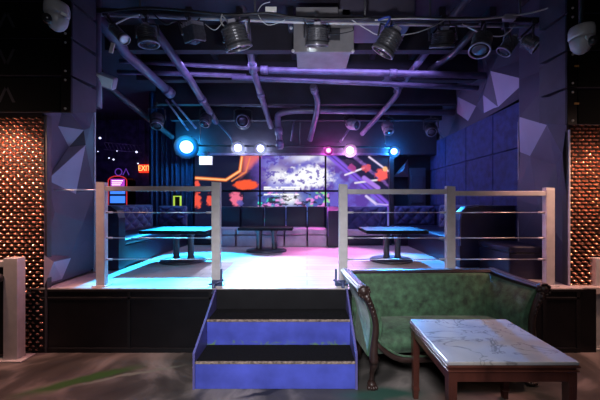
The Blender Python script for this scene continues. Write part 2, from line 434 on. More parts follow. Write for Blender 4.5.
# ------------------------------------------------------------------ video wall
def frac(t): return t-math.floor(t)
def noise(x, y, k=0):
    def h(i, j): return frac(math.sin(i*127.1+j*311.7+k*74.7)*43758.5453)
    i, j = math.floor(x), math.floor(y); u, v = x-i, y-j; u=u*u*(3-2*u); v=v*v*(3-2*v)
    return (h(i,j)*(1-u)+h(i+1,j)*u)*(1-v)+(h(i,j+1)*(1-u)+h(i+1,j+1)*u)*v
def fbm(x,y,k=0): return .55*noise(x,y,k)+.3*noise(x*2.1,y*2.1,k+1)+.15*noise(x*4.3,y*4.3,k+2)
def segd(px,py,a,b):
    dx,dy=b[0]-a[0],b[1]-a[1]; t=max(0,min(1,((px-a[0])*dx+(py-a[1])*dy)/(dx*dx+dy*dy)))
    return math.hypot(px-a[0]-t*dx, py-a[1]-t*dy)
def sstep(a,b,x):
    t=max(0,min(1,(x-a)/(b-a))); return t*t*(3-2*t)
def mixc(a,b,t): return tuple(a[i]*(1-t)+b[i]*t for i in range(3))
def video(x,y):
    n = fbm(x*.11,y*.13); n2 = fbm(x*.35,y*.4,5); n3 = fbm(x*.8,y*.9,9)
    # base per region
    left=(.006,.007,.03); mid=(.11,.05,.36); right=(.012,.010,.045)
    c = mixc(left, mid, sstep(244,266,x+(175-min(y,190))*.35+6*(n2-.5)) if y<192 else sstep(254,264,x+6*(n2-.5)))
    # white glow in the middle
    g = math.exp(-(((x-308)/25)**2+((y-177)/12)**2)); g2=math.exp(-(((x-278)/9)**2+((y-176)/8)**2)); g3=math.exp(-(((x-312)/22)**2+((y-158)/5)**2))
    c = mixc(c,(.25,.30,.95),sstep(.35,.65,n)*.5*sstep(250,275,x))
    c = mixc(c,(.95,.95,1.0),min(1,sstep(.42,.72,g*.85+.42*n2-.02)+.95*g2+.9*g3))
    q_=fbm(x*.28,y*.36,77)
    if 262<x<326 and q_>.60 and y<184: c = mixc(c,(.08,.04,.40),.85*sstep(.60,.66,q_)*(1-.9*g3))
    d=segd(x,y,(290,172),(318,158)); c=mixc(c,(.12,.10,.55),(1-sstep(2,6,d+3*n2))*.7)
    # right dark part with purple diagonal bands
    k = x-(326+(y-157)*1.15)
    if x>322:
        c = mixc(c, right, sstep(0,6,k))
        c = mixc(c,(.22,.10,.75),(1-sstep(3,7,abs(k-6)))*.95)
        c = mixc(c,(.30,.14,.55),(1-sstep(1,4,abs(k-26-6*n)))*.55*n2*2)
        c = mixc(c,(.05,.03,.25),(1-sstep(.6,1.2,abs(k-6)))*.8)
        for a,b,w,cc in (((345,175),(364,168),.9,(.8,.72,.9)),((355,183),(377,180),.9,(.75,.7,.8)),((369,157),(388,171),.9,(.75,.6,.85)),((364,178),(378,188),2.2,(.4,.2,.8)),((366,196),(376,204),1.2,(.7,.6,.9)),((376,204),(390,205),.7,(.5,.4,.8))):
            c = mixc(c,cc,1-sstep(w*.6,w*1.4,segd(x,y,a,b)))
        r=math.hypot((x-382)/7,(y-175)/6.5)+.7*(n2-.5); c=mixc(c,(1.0,.12,.10),1-sstep(.7,1.05,r))
        r=math.hypot((x-385)/3,(y-169)/3); c=mixc(c,(1.0,.5,.2),1-sstep(.6,1.05,r))
        r=math.hypot((x-367)/6,(y-168)/4)+1.1*(n2-.5); c=mixc(c,(.8,.10,.12),(1-sstep(.7,1.05,r))*.8)
        r=math.hypot((x-352)/5,(y-168)/4)+1.1*(n2-.5); c=mixc(c,(.5,.06,.3),(1-sstep(.7,1.05,r))*.7)
        if y>192: c=mixc(c,(.14,.10,.55),(1-sstep(.5,1.1,math.hypot((x-340)/16,(y-201)/12)+.8*(n2-.5)))*.9)
    # left: orange hexagon outline and salmon field
    if x<262:
        edge = 262-(y-157)*1.0
        f = sstep(-4,3,x-241-(3 if y<172 else 0)+.0*y)*(1-sstep(-6,2,x-edge-2*n2))
        c = mixc(c,(.85,.16,.14),f*.85*(1 if y<180 else 0))
        dp=min(segd(x,y,(196,178),(226,180)),segd(x,y,(226,180),(240,171)),segd(x,y,(240,171),(242,157)))
        c = mixc(c,(1.0,.22,.03),1-sstep(.8,2.1,dp))
        c = mixc(c,(1.0,.75,.35),(1-sstep(.3,.8,dp))*.8)
        dp2=min(segd(x,y,(232,181),(246,172)),segd(x,y,(246,172),(250,158)))
        c = mixc(c,(.9,.25,.08),(1-sstep(.4,1.2,dp2))*.8)
        r=math.hypot((x-246)/13,(y-185)/5.5)+.5*(n2-.5); c=mixc(c,(.95,.10,.03),1-sstep(.75,1.02,r))
        c = mixc(c,(.5,.02,.01),(1-sstep(.5,1.2,abs(frac((x+y)*.09)-.5)*8))*.0)
        r=math.hypot((x-236)/6.5,(y-199)/9)+.8*(n2-.5); c=mixc(c,(.85,.16,.28),(1-sstep(.7,1.05,r)))
        r=math.hypot((x-240)/4,(y-203)/4)+.9*(n3-.5); c=mixc(c,(.10,.10,.4),(1-sstep(.6,1,r))*.9)
        for q in ((197,201,5,9),(210,200,4,6),(197,184,3,5),(216,202,5,5)):
            r=math.hypot((x-q[0])/q[2],(y-q[1])/q[3])+1.1*(n2-.5); c=mixc(c,(.95,.10,.06),(1-sstep(.65,1.05,r))*.9)
        if y>192 and x>244: c=mixc(c,(.05,.06,.2),.6*n)
    # lower row
    if y>192 and 258<x<330:
        c = mixc(c,(.05,.12,.45),.65)
        c = mixc(c,(.06,.75,.62),sstep(.52,.62,fbm(x*.22,y*.3,21))*sstep(285,262,x))
        c = mixc(c,(.25,.75,.30),sstep(.48,.6,fbm(x*.2,y*.25,31))*sstep(306,316,x))
        c = mixc(c,(.85,.25,.80),sstep(.60,.66,fbm(x*.25,y*.3,41))*.9)
        c = mixc(c,(.95,.97,1),math.exp(-(((x-290)/9)**2+((y-199)/6)**2)))
        c = mixc(c,(.01,.01,.02),sstep(.58,.66,fbm(x*.2,y*.45,51))*.9)
    if 264<x<300:
        for yy in (187.4,189.2,194.5): c=mixc(c,(1,1,1),(1-sstep(.4,1.0,abs(y-yy)))*(1 if n2>.38 else .2))
    return c
vm = bpy.data.materials.new('video_picture'); vm.use_nodes = True
nt = vm.node_tree; b = nt.nodes['Principled BSDF']; b.inputs['Base Color'].default_value = (.01,.01,.01,1); b.inputs['Roughness'].default_value = .4; b.inputs['Specular IOR Level'].default_value=.15
at_ = nt.nodes.new('ShaderNodeVertexColor'); at_.layer_name = 'picture'
nt.links.new(at_.outputs[0], b.inputs['Emission Color']); b.inputs['Emission Strength'].default_value = 1.05
cols = [(194.5,259.5),(260.5,325.0),(326.0,390.0)]; rows = [(155.5,190.5),(191.5,226.5)]
DV = 6.7
vlab = {(0,0):'upper left display showing orange hexagon outline on dark ground',(1,0):'upper middle display showing white and violet glow',(2,0):'upper right display showing violet diagonal band and red blob',
        (0,1):'lower left display with red patches behind the sofa backs',(1,1):'lower middle display with teal and white streaks above the centre sofa seats',(2,1):'lower right display, dark with violet patch, behind right table'}
for j,(y0,y1) in enumerate(rows):
    for i,(x0,x1) in enumerate(cols):
        t = thing('video_display', vlab[i,j], 'display', P((x0+x1)/2, y1, DV), 'video wall displays')
        p0, p1 = P(x0,y1,DV), P(x1,y0,DV)
        MB().box((p0.x,DV,p0.z),(p1.x,DV+.08,p1.z),.004).build('bezel', M['blackgloss'], t)
        MB().box(((p0.x+p1.x)/2-.2,DV+.08,(p0.z+p1.z)/2-.15),((p0.x+p1.x)/2+.2,7.0,(p0.z+p1.z)/2+.15)).build('wall_mount', M['black'], t)
        NU, NV = 120, 64; e = .4
        fn = lambda u,v: P(x0+e+(x1-x0-2*e)*u, y1-e-(y1-y0-2*e)*v, DV)-Vector((0,.006,0))
        g = MB().grid(fn, NU, NV, False)
        o = g.build('screen', vm, t)
        ca = o.data.color_attributes.new('picture','FLOAT_COLOR','POINT')
        for k,vtx in enumerate(o.data.vertices):
            w = vtx.co + t.location
            q = video(CX+w.x*F/(DV), CY-(w.z-H)*F/DV)
            ca.data[k].color = (*q,1)

# ------------------------------------------------------------------ stage railings
def railing(posts, label, cables=True, brackets=()):
    d = 3.2
    t = thing('railing', label, 'railing', (X(posts[0][0],d), d, SZ))
    xs = []
    for px, ty in posts:
        x = X(px,d); xs.append(x); zt = Z(ty,d); w = .046
        m = MB().box((x-w,d-.03,SZ+.01),(x+w,d+.03,zt-.02),.005)
        m.prism([(x-w+.002,zt-.022),(x+w-.002,zt-.022),(x+w-.002,zt-.006),(x-w+.002,zt)],'y',d-.028,d+.028)
        po = m.build('post', M['steel'], t)
        MB().box((x-.075,d-.055,SZ),(x+.075,d+.055,SZ+.012),.003).build('base_plate', M['steel'], po)
    for (a,b,(pa,ta),(pb,tb)) in zip(xs,xs[1:],posts,posts[1:]):
        za, zb = Z(ta+7.5,d), Z(tb+6.0,d); zz=(za+zb)/2
        MB().box((a+.046,d-.025,zz-.026),(b-.046,d+.025,zz+.026),.006).build('top_rail', M['steel'], t)
        for py in (212.5,238,259.3):
            z = Z(py,d)
            m = MB().tube([(a+.046,d,z),(b-.046,d,z)],.0055,6)
            c = m.build('cable', M['cable'], t)
            for x0,x1 in ((a+.046,a+.11),(b-.11,b-.046)): MB().tube([(x0,d,z),(x1,d,z)],.011,8).build('fitting', M['steel'], c)
    for x,sg in brackets:
        m = MB().box((x-.05,d-.06,SZ+.012),(x+.05,d-.032,SZ+.075),.004).box((x+sg*.036,d-.05,SZ+.012),(x+sg*.058,d-.02,SZ+.19),.006)
        m.tube([(x-sg*.075,d-.06,SZ+.03),(x,d-.07,SZ+.045),(x+sg*.075,d-.06,SZ+.08)],.012,8)
        m.tube([(x-sg*.02,d-.062,SZ+.06),(x-sg*.03,d-.085,SZ-.06)],.018,8)
        m.build('hinge_bracket', M['bracket'], t)
    return t
rl = railing([(102,182),(216.5,182)], 'grey metal railing on the left of the stage steps', brackets=((X(218,3.2),1),))
mb = MB().tube([P(101,190,3.2)-Vector((.05,0,0)), P(101,190,3.2)-Vector((.60,0,0))],.006,6); mb.build('wall_cable', M['cable'], rl)
railing([(343,184),(450,186),(548.5,187.5)], 'grey metal railing with three posts on the right of the steps', brackets=((X(340,3.2),-1),))

# foreground railings at both frame edges
def floor_rail(px0, px1, ty, by, side, label):
    d = H*F/(by-CY); x0, x1 = X(px0,d), X(px1,d); zt = Z(ty,d)
    t = thing('floor_railing', label, 'railing', ((x0+x1)/2,d,0))
    m = MB().box((x0,d-.045,.012),(x1,d+.045,zt),.006); po = m.build('post', M['steel'], t)
    MB().box((x0-.07,d-.08,0),(x1+.07,d+.08,.012),.003).build('base_plate', M['steel'], po)
    xe = x0-1.5 if side<0 else x1+1.5
    xa = x0 if side<0 else x1
    MB().box((min(xa,xe),d-.04,zt-.09),(max(xa,xe),d+.04,zt-.03),.006).build('top_rail', M['steel'], t)
    MB().box((min(xa,xe),d-.012,.05),(max(xa,xe),d+.012,zt-.10),.004).build('infill_panel', M['black'], t)
    m = MB().tube(sag((xa+side*.0,d-.07,zt-.17),(xe,d-.07,zt-.2),.09,12),.028,10)
    m.ball((xa+side*.03,d-.07,zt-.19),.05)
    m.build('rope', M['darkcable'], t)
floor_rail(7.5,21.5,257.5,358.5,-1,'grey metal railing post at the foot of the left copper panel')
floor_rail(592,606,257.5,347,1,'grey metal railing post at the foot of the right copper panel')

# ------------------------------------------------------------------ copper woven panels
def copper(x0, x1, z1, y, label, edge_x):
    t = thing('woven_copper_panel', label, 'wall panel', ((x0+x1)/2, y, 0))
    MB().box((x0,y+.015,0),(x1,y+.04,z1)).build('backing', M['meshback'], t)
    m = MB(); px_, pz = .078, .040
    nx = int((x1-x0)/px_); nz = int(z1/pz)
    for j in range(nz):
        for i in range(nx):
            cx = x0+.04+i*px_+(px_/2 if j%2 else 0); cz = .03+j*pz
            if cx > x1-.02: continue
            # a strand that rises over its neighbour: a tilted lens, proud of the backing
            a, b_, h = .031, .0175, .036
            vs, fs = [], []
            n = 8
            for k in range(n):
                an = 2*PI*k/n; dx, dz = a*math.cos(an), b_*math.sin(an)
                sh = dx*.18
                vs.append((cx+dx, y+.012, cz+dz-sh))
            for k in range(n):
                an = 2*PI*k/n; dx, dz = a*.6*math.cos(an), b_*.62*math.sin(an)
                vs.append((cx+dx, y+.012-h*.8, cz+dz-dx*.18))
            vs.append((cx,y+.012-h,cz))
            for k in range(n): fs += [(k,(k+1)%n,n+(k+1)%n,n+k),(n+k,n+(k+1)%n,2*n)]
            m.add(vs,fs,True)
    m.build('weave', M['copper'], t)
    MB().box((edge_x-.012,y-.02,0),(edge_x+.012,y+.04,z1),.003).build('edge_strip', M['rail'], t)
    return t
copper(-3.85, -2.715, 2.46, 3.12, 'tall woven copper panel on the left of the stage', -2.70)
copper(2.815, 3.85, 2.42, 3.24, 'tall woven copper panel on the right of the stage', 2.80)

# ------------------------------------------------------------------ hanging speakers
def speaker(x_in, sgn, y, z0, h, tilt, label, k, left):
    """one box of a hung line: inner side face at x_in, widening away from the stage"""
    w, dp = 1.15, .34
    t = thing('hanging_speaker', label, 'speaker', (x_in+sgn*w/2, y+dp/2, z0), 'left hung speaker line' if left else 'right hung speaker line')
    dy = tilt
    xa, xb = x_in, x_in+sgn*w
    prof = [(y+.02, z0+.008),(y+dp, z0+.008+dy),(y+dp, z0+h-.008),(y+.02, z0+h-.008)]
    MB().prism(prof,'x',xa,xb).build('cabinet', M['cabinet'], t)
    MB().box((xa+sgn*.10,y-.004,z0+.012),(xb,y+.019,z0+h-.012),.008).build('grille', M['grille'], t)
    MB().box((xa-sgn*.004,y-.008,z0+.004),(xa+sgn*.09,y+.019,z0+h-.004),.004).build('end_plate', M['blackgloss'], t)
    rv = MB()
    for zz in (z0+.04,z0+h-.04):
        rv.lathe([(.011,0),(.011,.006),(.005,.009)],10,at((xa+sgn*.045,y-.008,zz),(0,-1,0)))
    rv.build('bolt', M['steel'], t)
    if left:
        cz = z0+h*.5; cx = X(7, y); hh = .075 if k%2==0 else -.075
        m = MB()
        for s in (-1,1):
            m.prism([(cx-.07*s-.014, cz-hh),(cx-.07*s+.014,cz-hh),(cx+.014,cz+hh),(cx-.014,cz+hh)],'y',y-.0065,y-.004)
        m.build('emblem', M['rail'], t)
    elif k in (0,1,3):
        MB().box((xa+sgn*.06,y-.012,z0+h*.55),(xa+sgn*.105,y-.0085,z0+h*.55+.018)).build('sticker', M['orangetag'], t)
    return t
ords = ['lowest','second lowest','middle','second highest','highest']
for k in range(5):
    speaker(X(71,2.85), -1, 2.85, 2.405+k*.355 if k else 2.405, .35, .10 if k==0 else .02, f'black hanging speaker, {ords[k]} box of the line over the left copper panel', k, True)
    speaker(X(567,2.85), 1, 2.85, 2.29+k*.355, .35, .10 if k==0 else .02, f'black hanging speaker, {ords[k]} box of the line over the right copper panel', k, False)

# dome cameras
def dome_cam(px, py, d, look, label):
    c = P(px,py,d)
    t = thing('dome_camera', label, 'security camera', c+Vector((0,0,.1)))
    r = .072
    MB().tube([c+Vector((0,0,.085)),(c.x,c.y,4.1)],.016,10).build('mounting_pole', M['black'], t)
    MB().lathe([(r*.5,.105),(r*1.0,.10),(r*1.08,.075),(r*1.08,.03),(r*1.0,.015)],28,Matrix.Translation(c)).build('base', M['dome'], t)
    MB().lathe([(r*.97,.016),(r*.96,-.01),(r*.86,-.045),(r*.62,-.075),(r*.3,-.092),(.002,-.096)],28,Matrix.Translation(c)).build('housing', M['dome'], t)
    lk = Vector(look).normalized(); q = c+Vector((0,0,-.015))
    MB().lathe([(r*.52,0),(r*.50,.03),(r*.36,.055),(.002,.062)],20,at(q+lk*r*.52,lk)).build('lens_window', M['smoked'], t)
    MB().box((-.018,-.01,0),(.018,.01,.004),xf=at(q+Vector((look[0]*-.2+.045,-.065,.0)),(.4,-1,0))).build('status_label', M['white'], t)
dome_cam(57,18,2.2,(-.3,-.8,-.35),'grey dome security camera in front of the left speakers')
dome_cam(581.5,41,2.2,(.35,-.8,-.2),'grey dome security camera in front of the right speakers')

# ------------------------------------------------------------------ ceiling pipes
def pipe(pts, r, label, m='pipe', coup=(), n=12):
    pts = [Vector(p) for p in pts]
    t = thing('ceiling_pipe', label, 'pipe', pts[0])
    MB().tube(pts, r, n).build('run', M[m], t)
    for i,(a,f) in enumerate(coup):
        A,B = pts[a],pts[a+1]; c = A.lerp(B,f); dr=(B-A).normalized()*r*1.1
        MB().tube([c-dr,c+dr], r*1.25, n).build('coupling', M[m], t)
    return t
def bend(a, c, b, n=6, k=.35):
    a,c,b=Vector(a),Vector(c),Vector(b); p=c.lerp(a,k); q=c.lerp(b,k)
    return [a]+[p*(1-t)**2+c*2*t*(1-t)+q*t*t for t in [i/n for i in range(n+1)]]+[b]
pipe([P(262,70,4.85),P(500,76,4.85)],.052,'thick horizontal ceiling pipe over the stage, upper of the two', coup=((0,.01),(0,.55)))
pipe([P(232,77.5,4.95),P(478,88,4.95)],.04,'horizontal ceiling pipe just below the thick one')
pipe([P(120,61,4.9),P(262,69,4.9)],.034,'horizontal ceiling pipe on the left, upper of two')
pipe([P(118,72,5.0),P(246,76,5.0)],.036,'horizontal ceiling pipe on the left, lower of two')
pipe([P(240,-12,3.75),P(253,70,4.7),P(271,127,6.5)],.055,'long ceiling pipe running back above the middle left of the stage', coup=((0,.97),(1,.35)))
pipe(bend(P(280,149,5.95),P(277,110,5.95),P(472,113,5.95),8,.18),.06,'ceiling pipe with an elbow dropping behind the stage centre', coup=((0,.15),(0,.55)))
pipe(bend(P(313,86,5.1),P(319,104,5.6),P(310,140,6.5),6,.4),.055,'short curved ceiling pipe above the video wall centre', coup=((0,.3),))
pipe(bend(P(384,78,5.1),P(402,90,5.3),P(362,134,6.5),6,.25),.05,'bent ceiling pipe right of the video wall centre', coup=((0,.2),))
pipe([P(472,-8,3.7),P(424,55,4.6),P(396,92,5.5)],.055,'purple ceiling pipe slanting down on the right', coup=((0,.6),))
pipe([P(146,18,3.7),P(190,80,4.9),P(216,122,6.4)],.062,'thick slanting ceiling pipe on the left ending by white lamps', coup=((1,.4),))
pipe([P(84,2,3.6),P(128,55,4.4),P(170,93,5.4)],.075,'widest slanting ceiling pipe beside the left speakers', coup=((1,.95),))
pipe([P(92,74,4.2),P(140,112,5.4),P(172,137,6.5)],.05,'lowest slanting ceiling pipe above the dark hall', m='rail')
pipe([P(172,100,5.6),P(196,128,6.5)],.022,'thin conduit beside the blue lamp, nearer the stage centre')
pipe([P(166,100,5.6),P(188,130,6.5)],.02,'thin conduit beside the blue lamp, nearer the curtain')
pipe(bend(P(215,120,6.45),P(232,138,6.45),P(233,150,6.45),5,.3),.02,'thin conduit dropping to the first white lamp')
pipe([P(294,121,6.5),P(291,141,6.5)],.018,'thin short rod hanging above the video wall')
pipe([P(352,125,6.3),P(340,142,6.3)],.022,'thin pale rod slanting below the grey moving light')
pipe([P(96,-5,3.35),P(96,60,3.35),P(97,108,3.35)],.05,'upright pole behind the left speakers')
pipe([P(300,107,6.0),P(200,104,6.0)],.025,'thin horizontal conduit above the white lamps')
pipe([P(478,26,3.8),P(455,52,4.3),P(430,70,5)],.05,'dark slanting ceiling pipe behind the drum lamp', m='rail')

# ------------------------------------------------------------------ front lighting rail and its lamps
DR = 3.3
t = thing('lighting_rail', 'long black lighting pipe across the stage front', 'lighting rail', P(320,19,DR))
MB().tube([P(88,10,DR),P(320,19.5,DR),P(545,20,DR)],.028,12).build('pipe_run', M['rail'], t)
MB().tube([P(88,14.5,DR+.12),P(320,23,DR+.12),P(545,27,DR+.12)],.016,8).build('lower_conduit', M['steel'], t)
for px in (140,255,365,430,520):
    p=P(px,18,DR); MB().tube([p,(p.x,p.y,4.1)],.012,8).build('hanger', M['rail'], t)

def stage_lamp(px, py, d, r, L, dr, label, style='can', rail=None, m='parblack', lens='lens', led=None, cat='stage light'):
    """can lamp hung from the rail: round ribbed can aimed along dr, U yoke and clamp"""
    c = P(px,py,d); dr = Vector(dr).normalized()
    rail = Vector(rail) if rail else Vector((c.x, DR if d<4 else d, Z(19,DR) if d<4 else c.z+.35))
    t = thing('stage_lamp', label, cat, c)
    xf = at(c, dr)
    if style == 'can':
        pr = [(r*.35,-L*.62),(r*.62,-L*.58),(r*.72,-L*.48)]
        nr = 6
        for i in range(nr):
            z0 = -L*.45+i*(L*.72/nr); dz = L*.72/nr
            pr += [(r*.86,z0),(r*.98,z0+dz*.12),(r*.98,z0+dz*.55),(r*.88,z0+dz*.62)]
        pr += [(r,L*.30),(r*1.06,L*.33),(r*1.06,L*.5),(r*.95,L*.5),(r*.92,L*.42)]
        MB().lathe(pr,28,xf,False).build('housing', M[m], t)
        MB().lathe([(r*.93,L*.43),(r*.6,L*.455),(.001,L*.46)],28,xf).build('lens', M[lens], t)
        MB().lathe([(r*1.075,L*.44),(r*1.09,L*.5),(r*1.0,L*.515),(r*.94,L*.5)],28,xf,cap=False).build('front_ring', M['ring'] if m=='parblack' else M[m], t)
        MB().box((-r*.3,-r*.3,-L*.8),(r*.3,r*.3,-L*.55),.006,xf).build('rear_cap', M['pargrey'], t)
    elif style == 'box':
        MB().box((-r,-r*.7,-L*.5),(r,r*.7,L*.45),.012,xf).build('housing', M[m], t)
        fn=MB()
        for i in range(5): fn.box((-r*.9+i*r*.4,-r*.75,-L*.72),(-r*.75+i*r*.4,r*.75,-L*.5),0,xf)
        fn.build('heat_fins', M['pargrey'], t)
        MB().box((-r*.85,-r*.55,L*.44),(r*.85,r*.55,L*.48),.004,xf).build('lens', M[lens], t)
    elif style == 'mover':
        MB().ball((0,0,0),r,1,1,1.25,20,xf).build('head', M[m], t)
        MB().lathe([(r*.9,r*.5),(r*.9,r*1.15),(r*.7,r*1.2),(r*.62,r*1.05)],24,xf).build('snout', M[m], t)
        MB().lathe([(r*.66,r*1.1),(r*.4,r*1.2),(.001,r*1.25)],20,xf).build('lens', M[lens], t)
        MB().lathe([(r*.70,r*1.17),(r*.78,r*1.22),(r*.7,r*1.25)],24,xf,cap=False).build('lens_ring', M['pargrey'], t)
    # yoke
    side = dr.cross(rail-c); side = side.normalized() if side.length>1e-4 else Vector((1,0,0))
    up = (rail-c); ul = up.length; un = up.normalized()
    top = c+un*min(ul*.8, r*1.75)
    s1, s2 = c+side*r*1.14, c-side*r*1.14
    MB().tube([s1,s1.lerp(top+side*r*1.1,.9),top+side*r*.7,top-side*r*.7,s2.lerp(top-side*r*1.1,.9),s2],.011,8).build('yoke', M['rail'], t)
    cl = MB().tube([top,rail],.013,8); cl.box((-.025,-.03,-.03),(.025,.03,.035),.006,Matrix.Translation(rail)); cl.build('clamp', M['rail'], t)
    if led: MB().box((-.012,-.012,-.012),(.012,.012,.012),.003,Matrix.Translation(top+un*.03)).build('indicator', M[led], t)
    return t
stage_lamp(119,34,3.2,.055,.22,(.75,-.2,-.75),'small slim can lamp with a bright lens by the left speakers',lens='white',rail=P(106,14,DR))  # white lens colour stands in for the light it reflects
stage_lamp(147.5,37,3.2,.10,.17,(.15,.1,-1),'round can lamp with a bluish rim near the left end of the rail',rail=P(146,14,DR))
stage_lamp(194,35,3.25,.105,.16,(.1,.3,-1),'boxy finned lamp between the round lamp and the large ribbed one','box',rail=P(188,16,DR))
stage_lamp(236,38,3.2,.135,.22,(.28,.38,-1),'large ribbed black can lamp tilted on the rail left of the grey plate',rail=P(238,17,DR))
stage_lamp(317,37,3.15,.115,.17,(0,.40,-1),'upright ribbed drum lamp in front of the grey plate with a small red light',rail=P(316,19,DR),led='redled')
stage_lamp(388,43,3.15,.12,.22,(-.55,.33,-.9),'tilted ribbed can lamp with a pale rim right of the grey plate',rail=P(392,20,DR))
stage_lamp(443,40,3.2,.12,.15,(.03,.45,-1),'upright drum lamp under the pale cable on the right',rail=P(443,19,DR))
stage_lamp(481,44,3.2,.10,.2,(-.3,-.25,-.8),'dark lamp with a speckled lens right of the drum lamp',rail=P(482,22,DR))
stage_lamp(508,46,3.3,.075,.16,(-.6,.2,-.9),'small dark lamp beside the right hanging speakers, left of its pair',rail=P(505,26,DR))
stage_lamp(531,43,3.3,.08,.16,(.5,-.3,-.5),'small dark lamp nearest the right hanging speakers',rail=P(533,22,DR))
# small moving lights farther back
stage_lamp(243,122,6.2,.16,.2,(.15,-1,-.15),'round moving light with ringed lens above the left white lamps','mover',m='rail',rail=P(243,106,6.2))
stage_lamp(352,124,6.2,.12,.2,(.5,-.6,-.3),'pale grey moving light above the pink lamps, left of its pair','mover',m='pargrey',rail=P(346,112,6.2))
stage_lamp(387.5,127,6.2,.12,.2,(.1,-.5,-1),'pale grey moving light above the right blue lamp','mover',m='pargrey',rail=P(389,112,6.2))
stage_lamp(206,119,6.0,.12,.2,(-.1,-.6,-1),'dark moving light right of the left blue lamp','mover',m='rail',rail=P(207,103,6.0))
stage_lamp(157,120,5.6,.13,.2,(.2,-.6,-1),'dark moving light left of the left blue lamp','mover',m='rail',rail=P(156,104,5.6))
stage_lamp(431,129,6.0,.12,.2,(-.2,-.7,-.6),'dark moving light by the upper edge of the blue wall','mover',m='rail',rail=P(431,112,6.0))

# lit lamps on the rear bar
t = thing('lamp_bar', 'dark bar carrying the lit lamps above the video wall', 'lighting rail', P(290,146,6.45))
MB().tube([P(180,145.5,6.45),P(400,147.5,6.45)],.02,8).build('bar_run', M['rail'], t)
for px in (200,300,385):
    p=P(px,146,6.45); MB().tube([p,(p.x,p.y,4.1)],.012,8).build('hanger', M['rail'], t)
def lit(px, py, r, glow, halo, label, col, power, added_halo_power, spot=None, sp_pow=0, ang=60, d=6.35, blend=.5):
    c = P(px,py,d)
    t = thing('lit_stage_lamp', label, 'stage light', c)
    tgt = Vector(spot) if spot else Vector((0,0,1.2)); dr = (tgt-c).normalized(); dl = (Vector((0,0,H))-c).normalized(); dd=(dr*.35+dl).normalized()
    xf = at(c, dd)
    MB().lathe([(r*.4,-.10),(r*.85,-.085),(r*1.1,-.03),(r*1.18,0),(r*1.1,.004),(r*1.03,-.02)],24,xf).build('housing', M['parblack'], t)
    MB().lathe([(r*1.03,-.012),(r*.7,.008),(.001,.016)],24,xf).build('lens', M[glow], t)
    halo_mesh = MB().lathe([(r*1.0,-.012),(r*1.15,-.008),(r*1.35,.0),(r*1.6,.012),(r*1.9,.03)],32,xf,cap=False).build('halo_ring', M[halo], t)  # lamp halo painted on a ring of fading emission, no real lamp part
    ca = halo_mesh.data.color_attributes.new('glow','FLOAT_COLOR','POINT'); ic = xf.inverted()
    for kk, vv in enumerate(halo_mesh.data.vertices):
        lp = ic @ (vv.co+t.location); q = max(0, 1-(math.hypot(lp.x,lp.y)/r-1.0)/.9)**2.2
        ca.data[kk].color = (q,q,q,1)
    MB().tube([c-dd*.1+Vector((r*1.15,0,0)),c-dd*.1+Vector((r*1.0,0,r*1.6)),c-dd*.1+Vector((-r*1.0,0,r*1.6)),c-dd*.1+Vector((-r*1.15,0,0))],.012,6).build('yoke', M['rail'], t)
    L = bpy.data.lights.new('lamp_light','POINT'); L.color = col; L.energy = power; L.shadow_soft_size = .06
    o = bpy.data.objects.new('lamp_light', L); COL.objects.link(o); o.location = c+dd*.12
    B = bpy.data.lights.new('added_halo_light','POINT'); B.color = col; B.energy = added_halo_power; B.shadow_soft_size = .05  # extra point light behind the housing, added for the halo on the soffit
    o = bpy.data.objects.new('added_halo_light', B); COL.objects.link(o); o.location = (c.x, 6.50, c.z+.03)
    if spot:
        S = bpy.data.lights.new('lamp_beam','SPOT'); S.color = col; S.energy = sp_pow; S.spot_size = R(ang); S.spot_blend = blend; S.shadow_soft_size = .05
        o = bpy.data.objects.new('lamp_beam', S); COL.objects.link(o); o.location = c+dd*.10
        o.rotation_euler = (tgt-o.location).to_track_quat('-Z','Y').to_euler()
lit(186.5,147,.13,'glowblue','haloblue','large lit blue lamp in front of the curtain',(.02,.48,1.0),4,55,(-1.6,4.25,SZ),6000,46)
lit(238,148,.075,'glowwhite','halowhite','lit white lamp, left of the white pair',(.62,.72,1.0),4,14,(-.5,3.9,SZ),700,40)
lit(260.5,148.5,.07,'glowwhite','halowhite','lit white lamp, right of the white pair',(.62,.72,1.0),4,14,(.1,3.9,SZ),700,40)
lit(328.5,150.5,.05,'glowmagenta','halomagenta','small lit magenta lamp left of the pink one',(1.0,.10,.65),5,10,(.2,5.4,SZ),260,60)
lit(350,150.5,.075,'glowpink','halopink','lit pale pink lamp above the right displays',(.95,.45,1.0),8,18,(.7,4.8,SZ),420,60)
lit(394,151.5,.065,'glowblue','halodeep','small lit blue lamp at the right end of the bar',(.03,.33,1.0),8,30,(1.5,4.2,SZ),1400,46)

# ------------------------------------------------------------------ other ceiling things
t = thing('ceiling_unit', 'grey metal ceiling unit behind the drum lamp', 'ceiling unit', P(323,37,3.55))
p0,p1 = P(293.5,52,3.55),P(354,23,3.55)
MB().box((p0.x,3.55,p0.z),(p1.x,3.6,p1.z),.006).build('face_plate', M['greyplate'], t)
MB().box((p0.x+.03,3.6,p0.z+.02),(p1.x-.03,4.05,p1.z+.2),.01).build('body', M['greyplate'], t)
MB().box((P(296,25,3.54).x,3.52,Z(22,3.54)),(P(338,8,3.54).x,3.56,Z(8,3.54)),.006).build('upper_plate', M['greyplate'], t)
MB().box((P(318,40,3.54).x,3.535,Z(40,3.54)),(P(340,28,3.54).x,3.552,Z(28,3.54)),.003).build('hatch', M['rail'], t)
bl=MB()
for px,py in ((293,51),(353,51),(291,28)): bl.ball(P(px,py,3.53),.02)
bl.build('bolt', M['steel'], t)
t = thing('air_duct', 'purple lit flat duct below the ceiling above the lighting rail', 'duct', P(378,9,3.6))
p0,p1 = P(340,17.5,3.6),P(416,-30,3.6)
MB().box((p0.x,3.6,p0.z),(p1.x,4.2,4.09),.03).build('body', M['facet'], t)
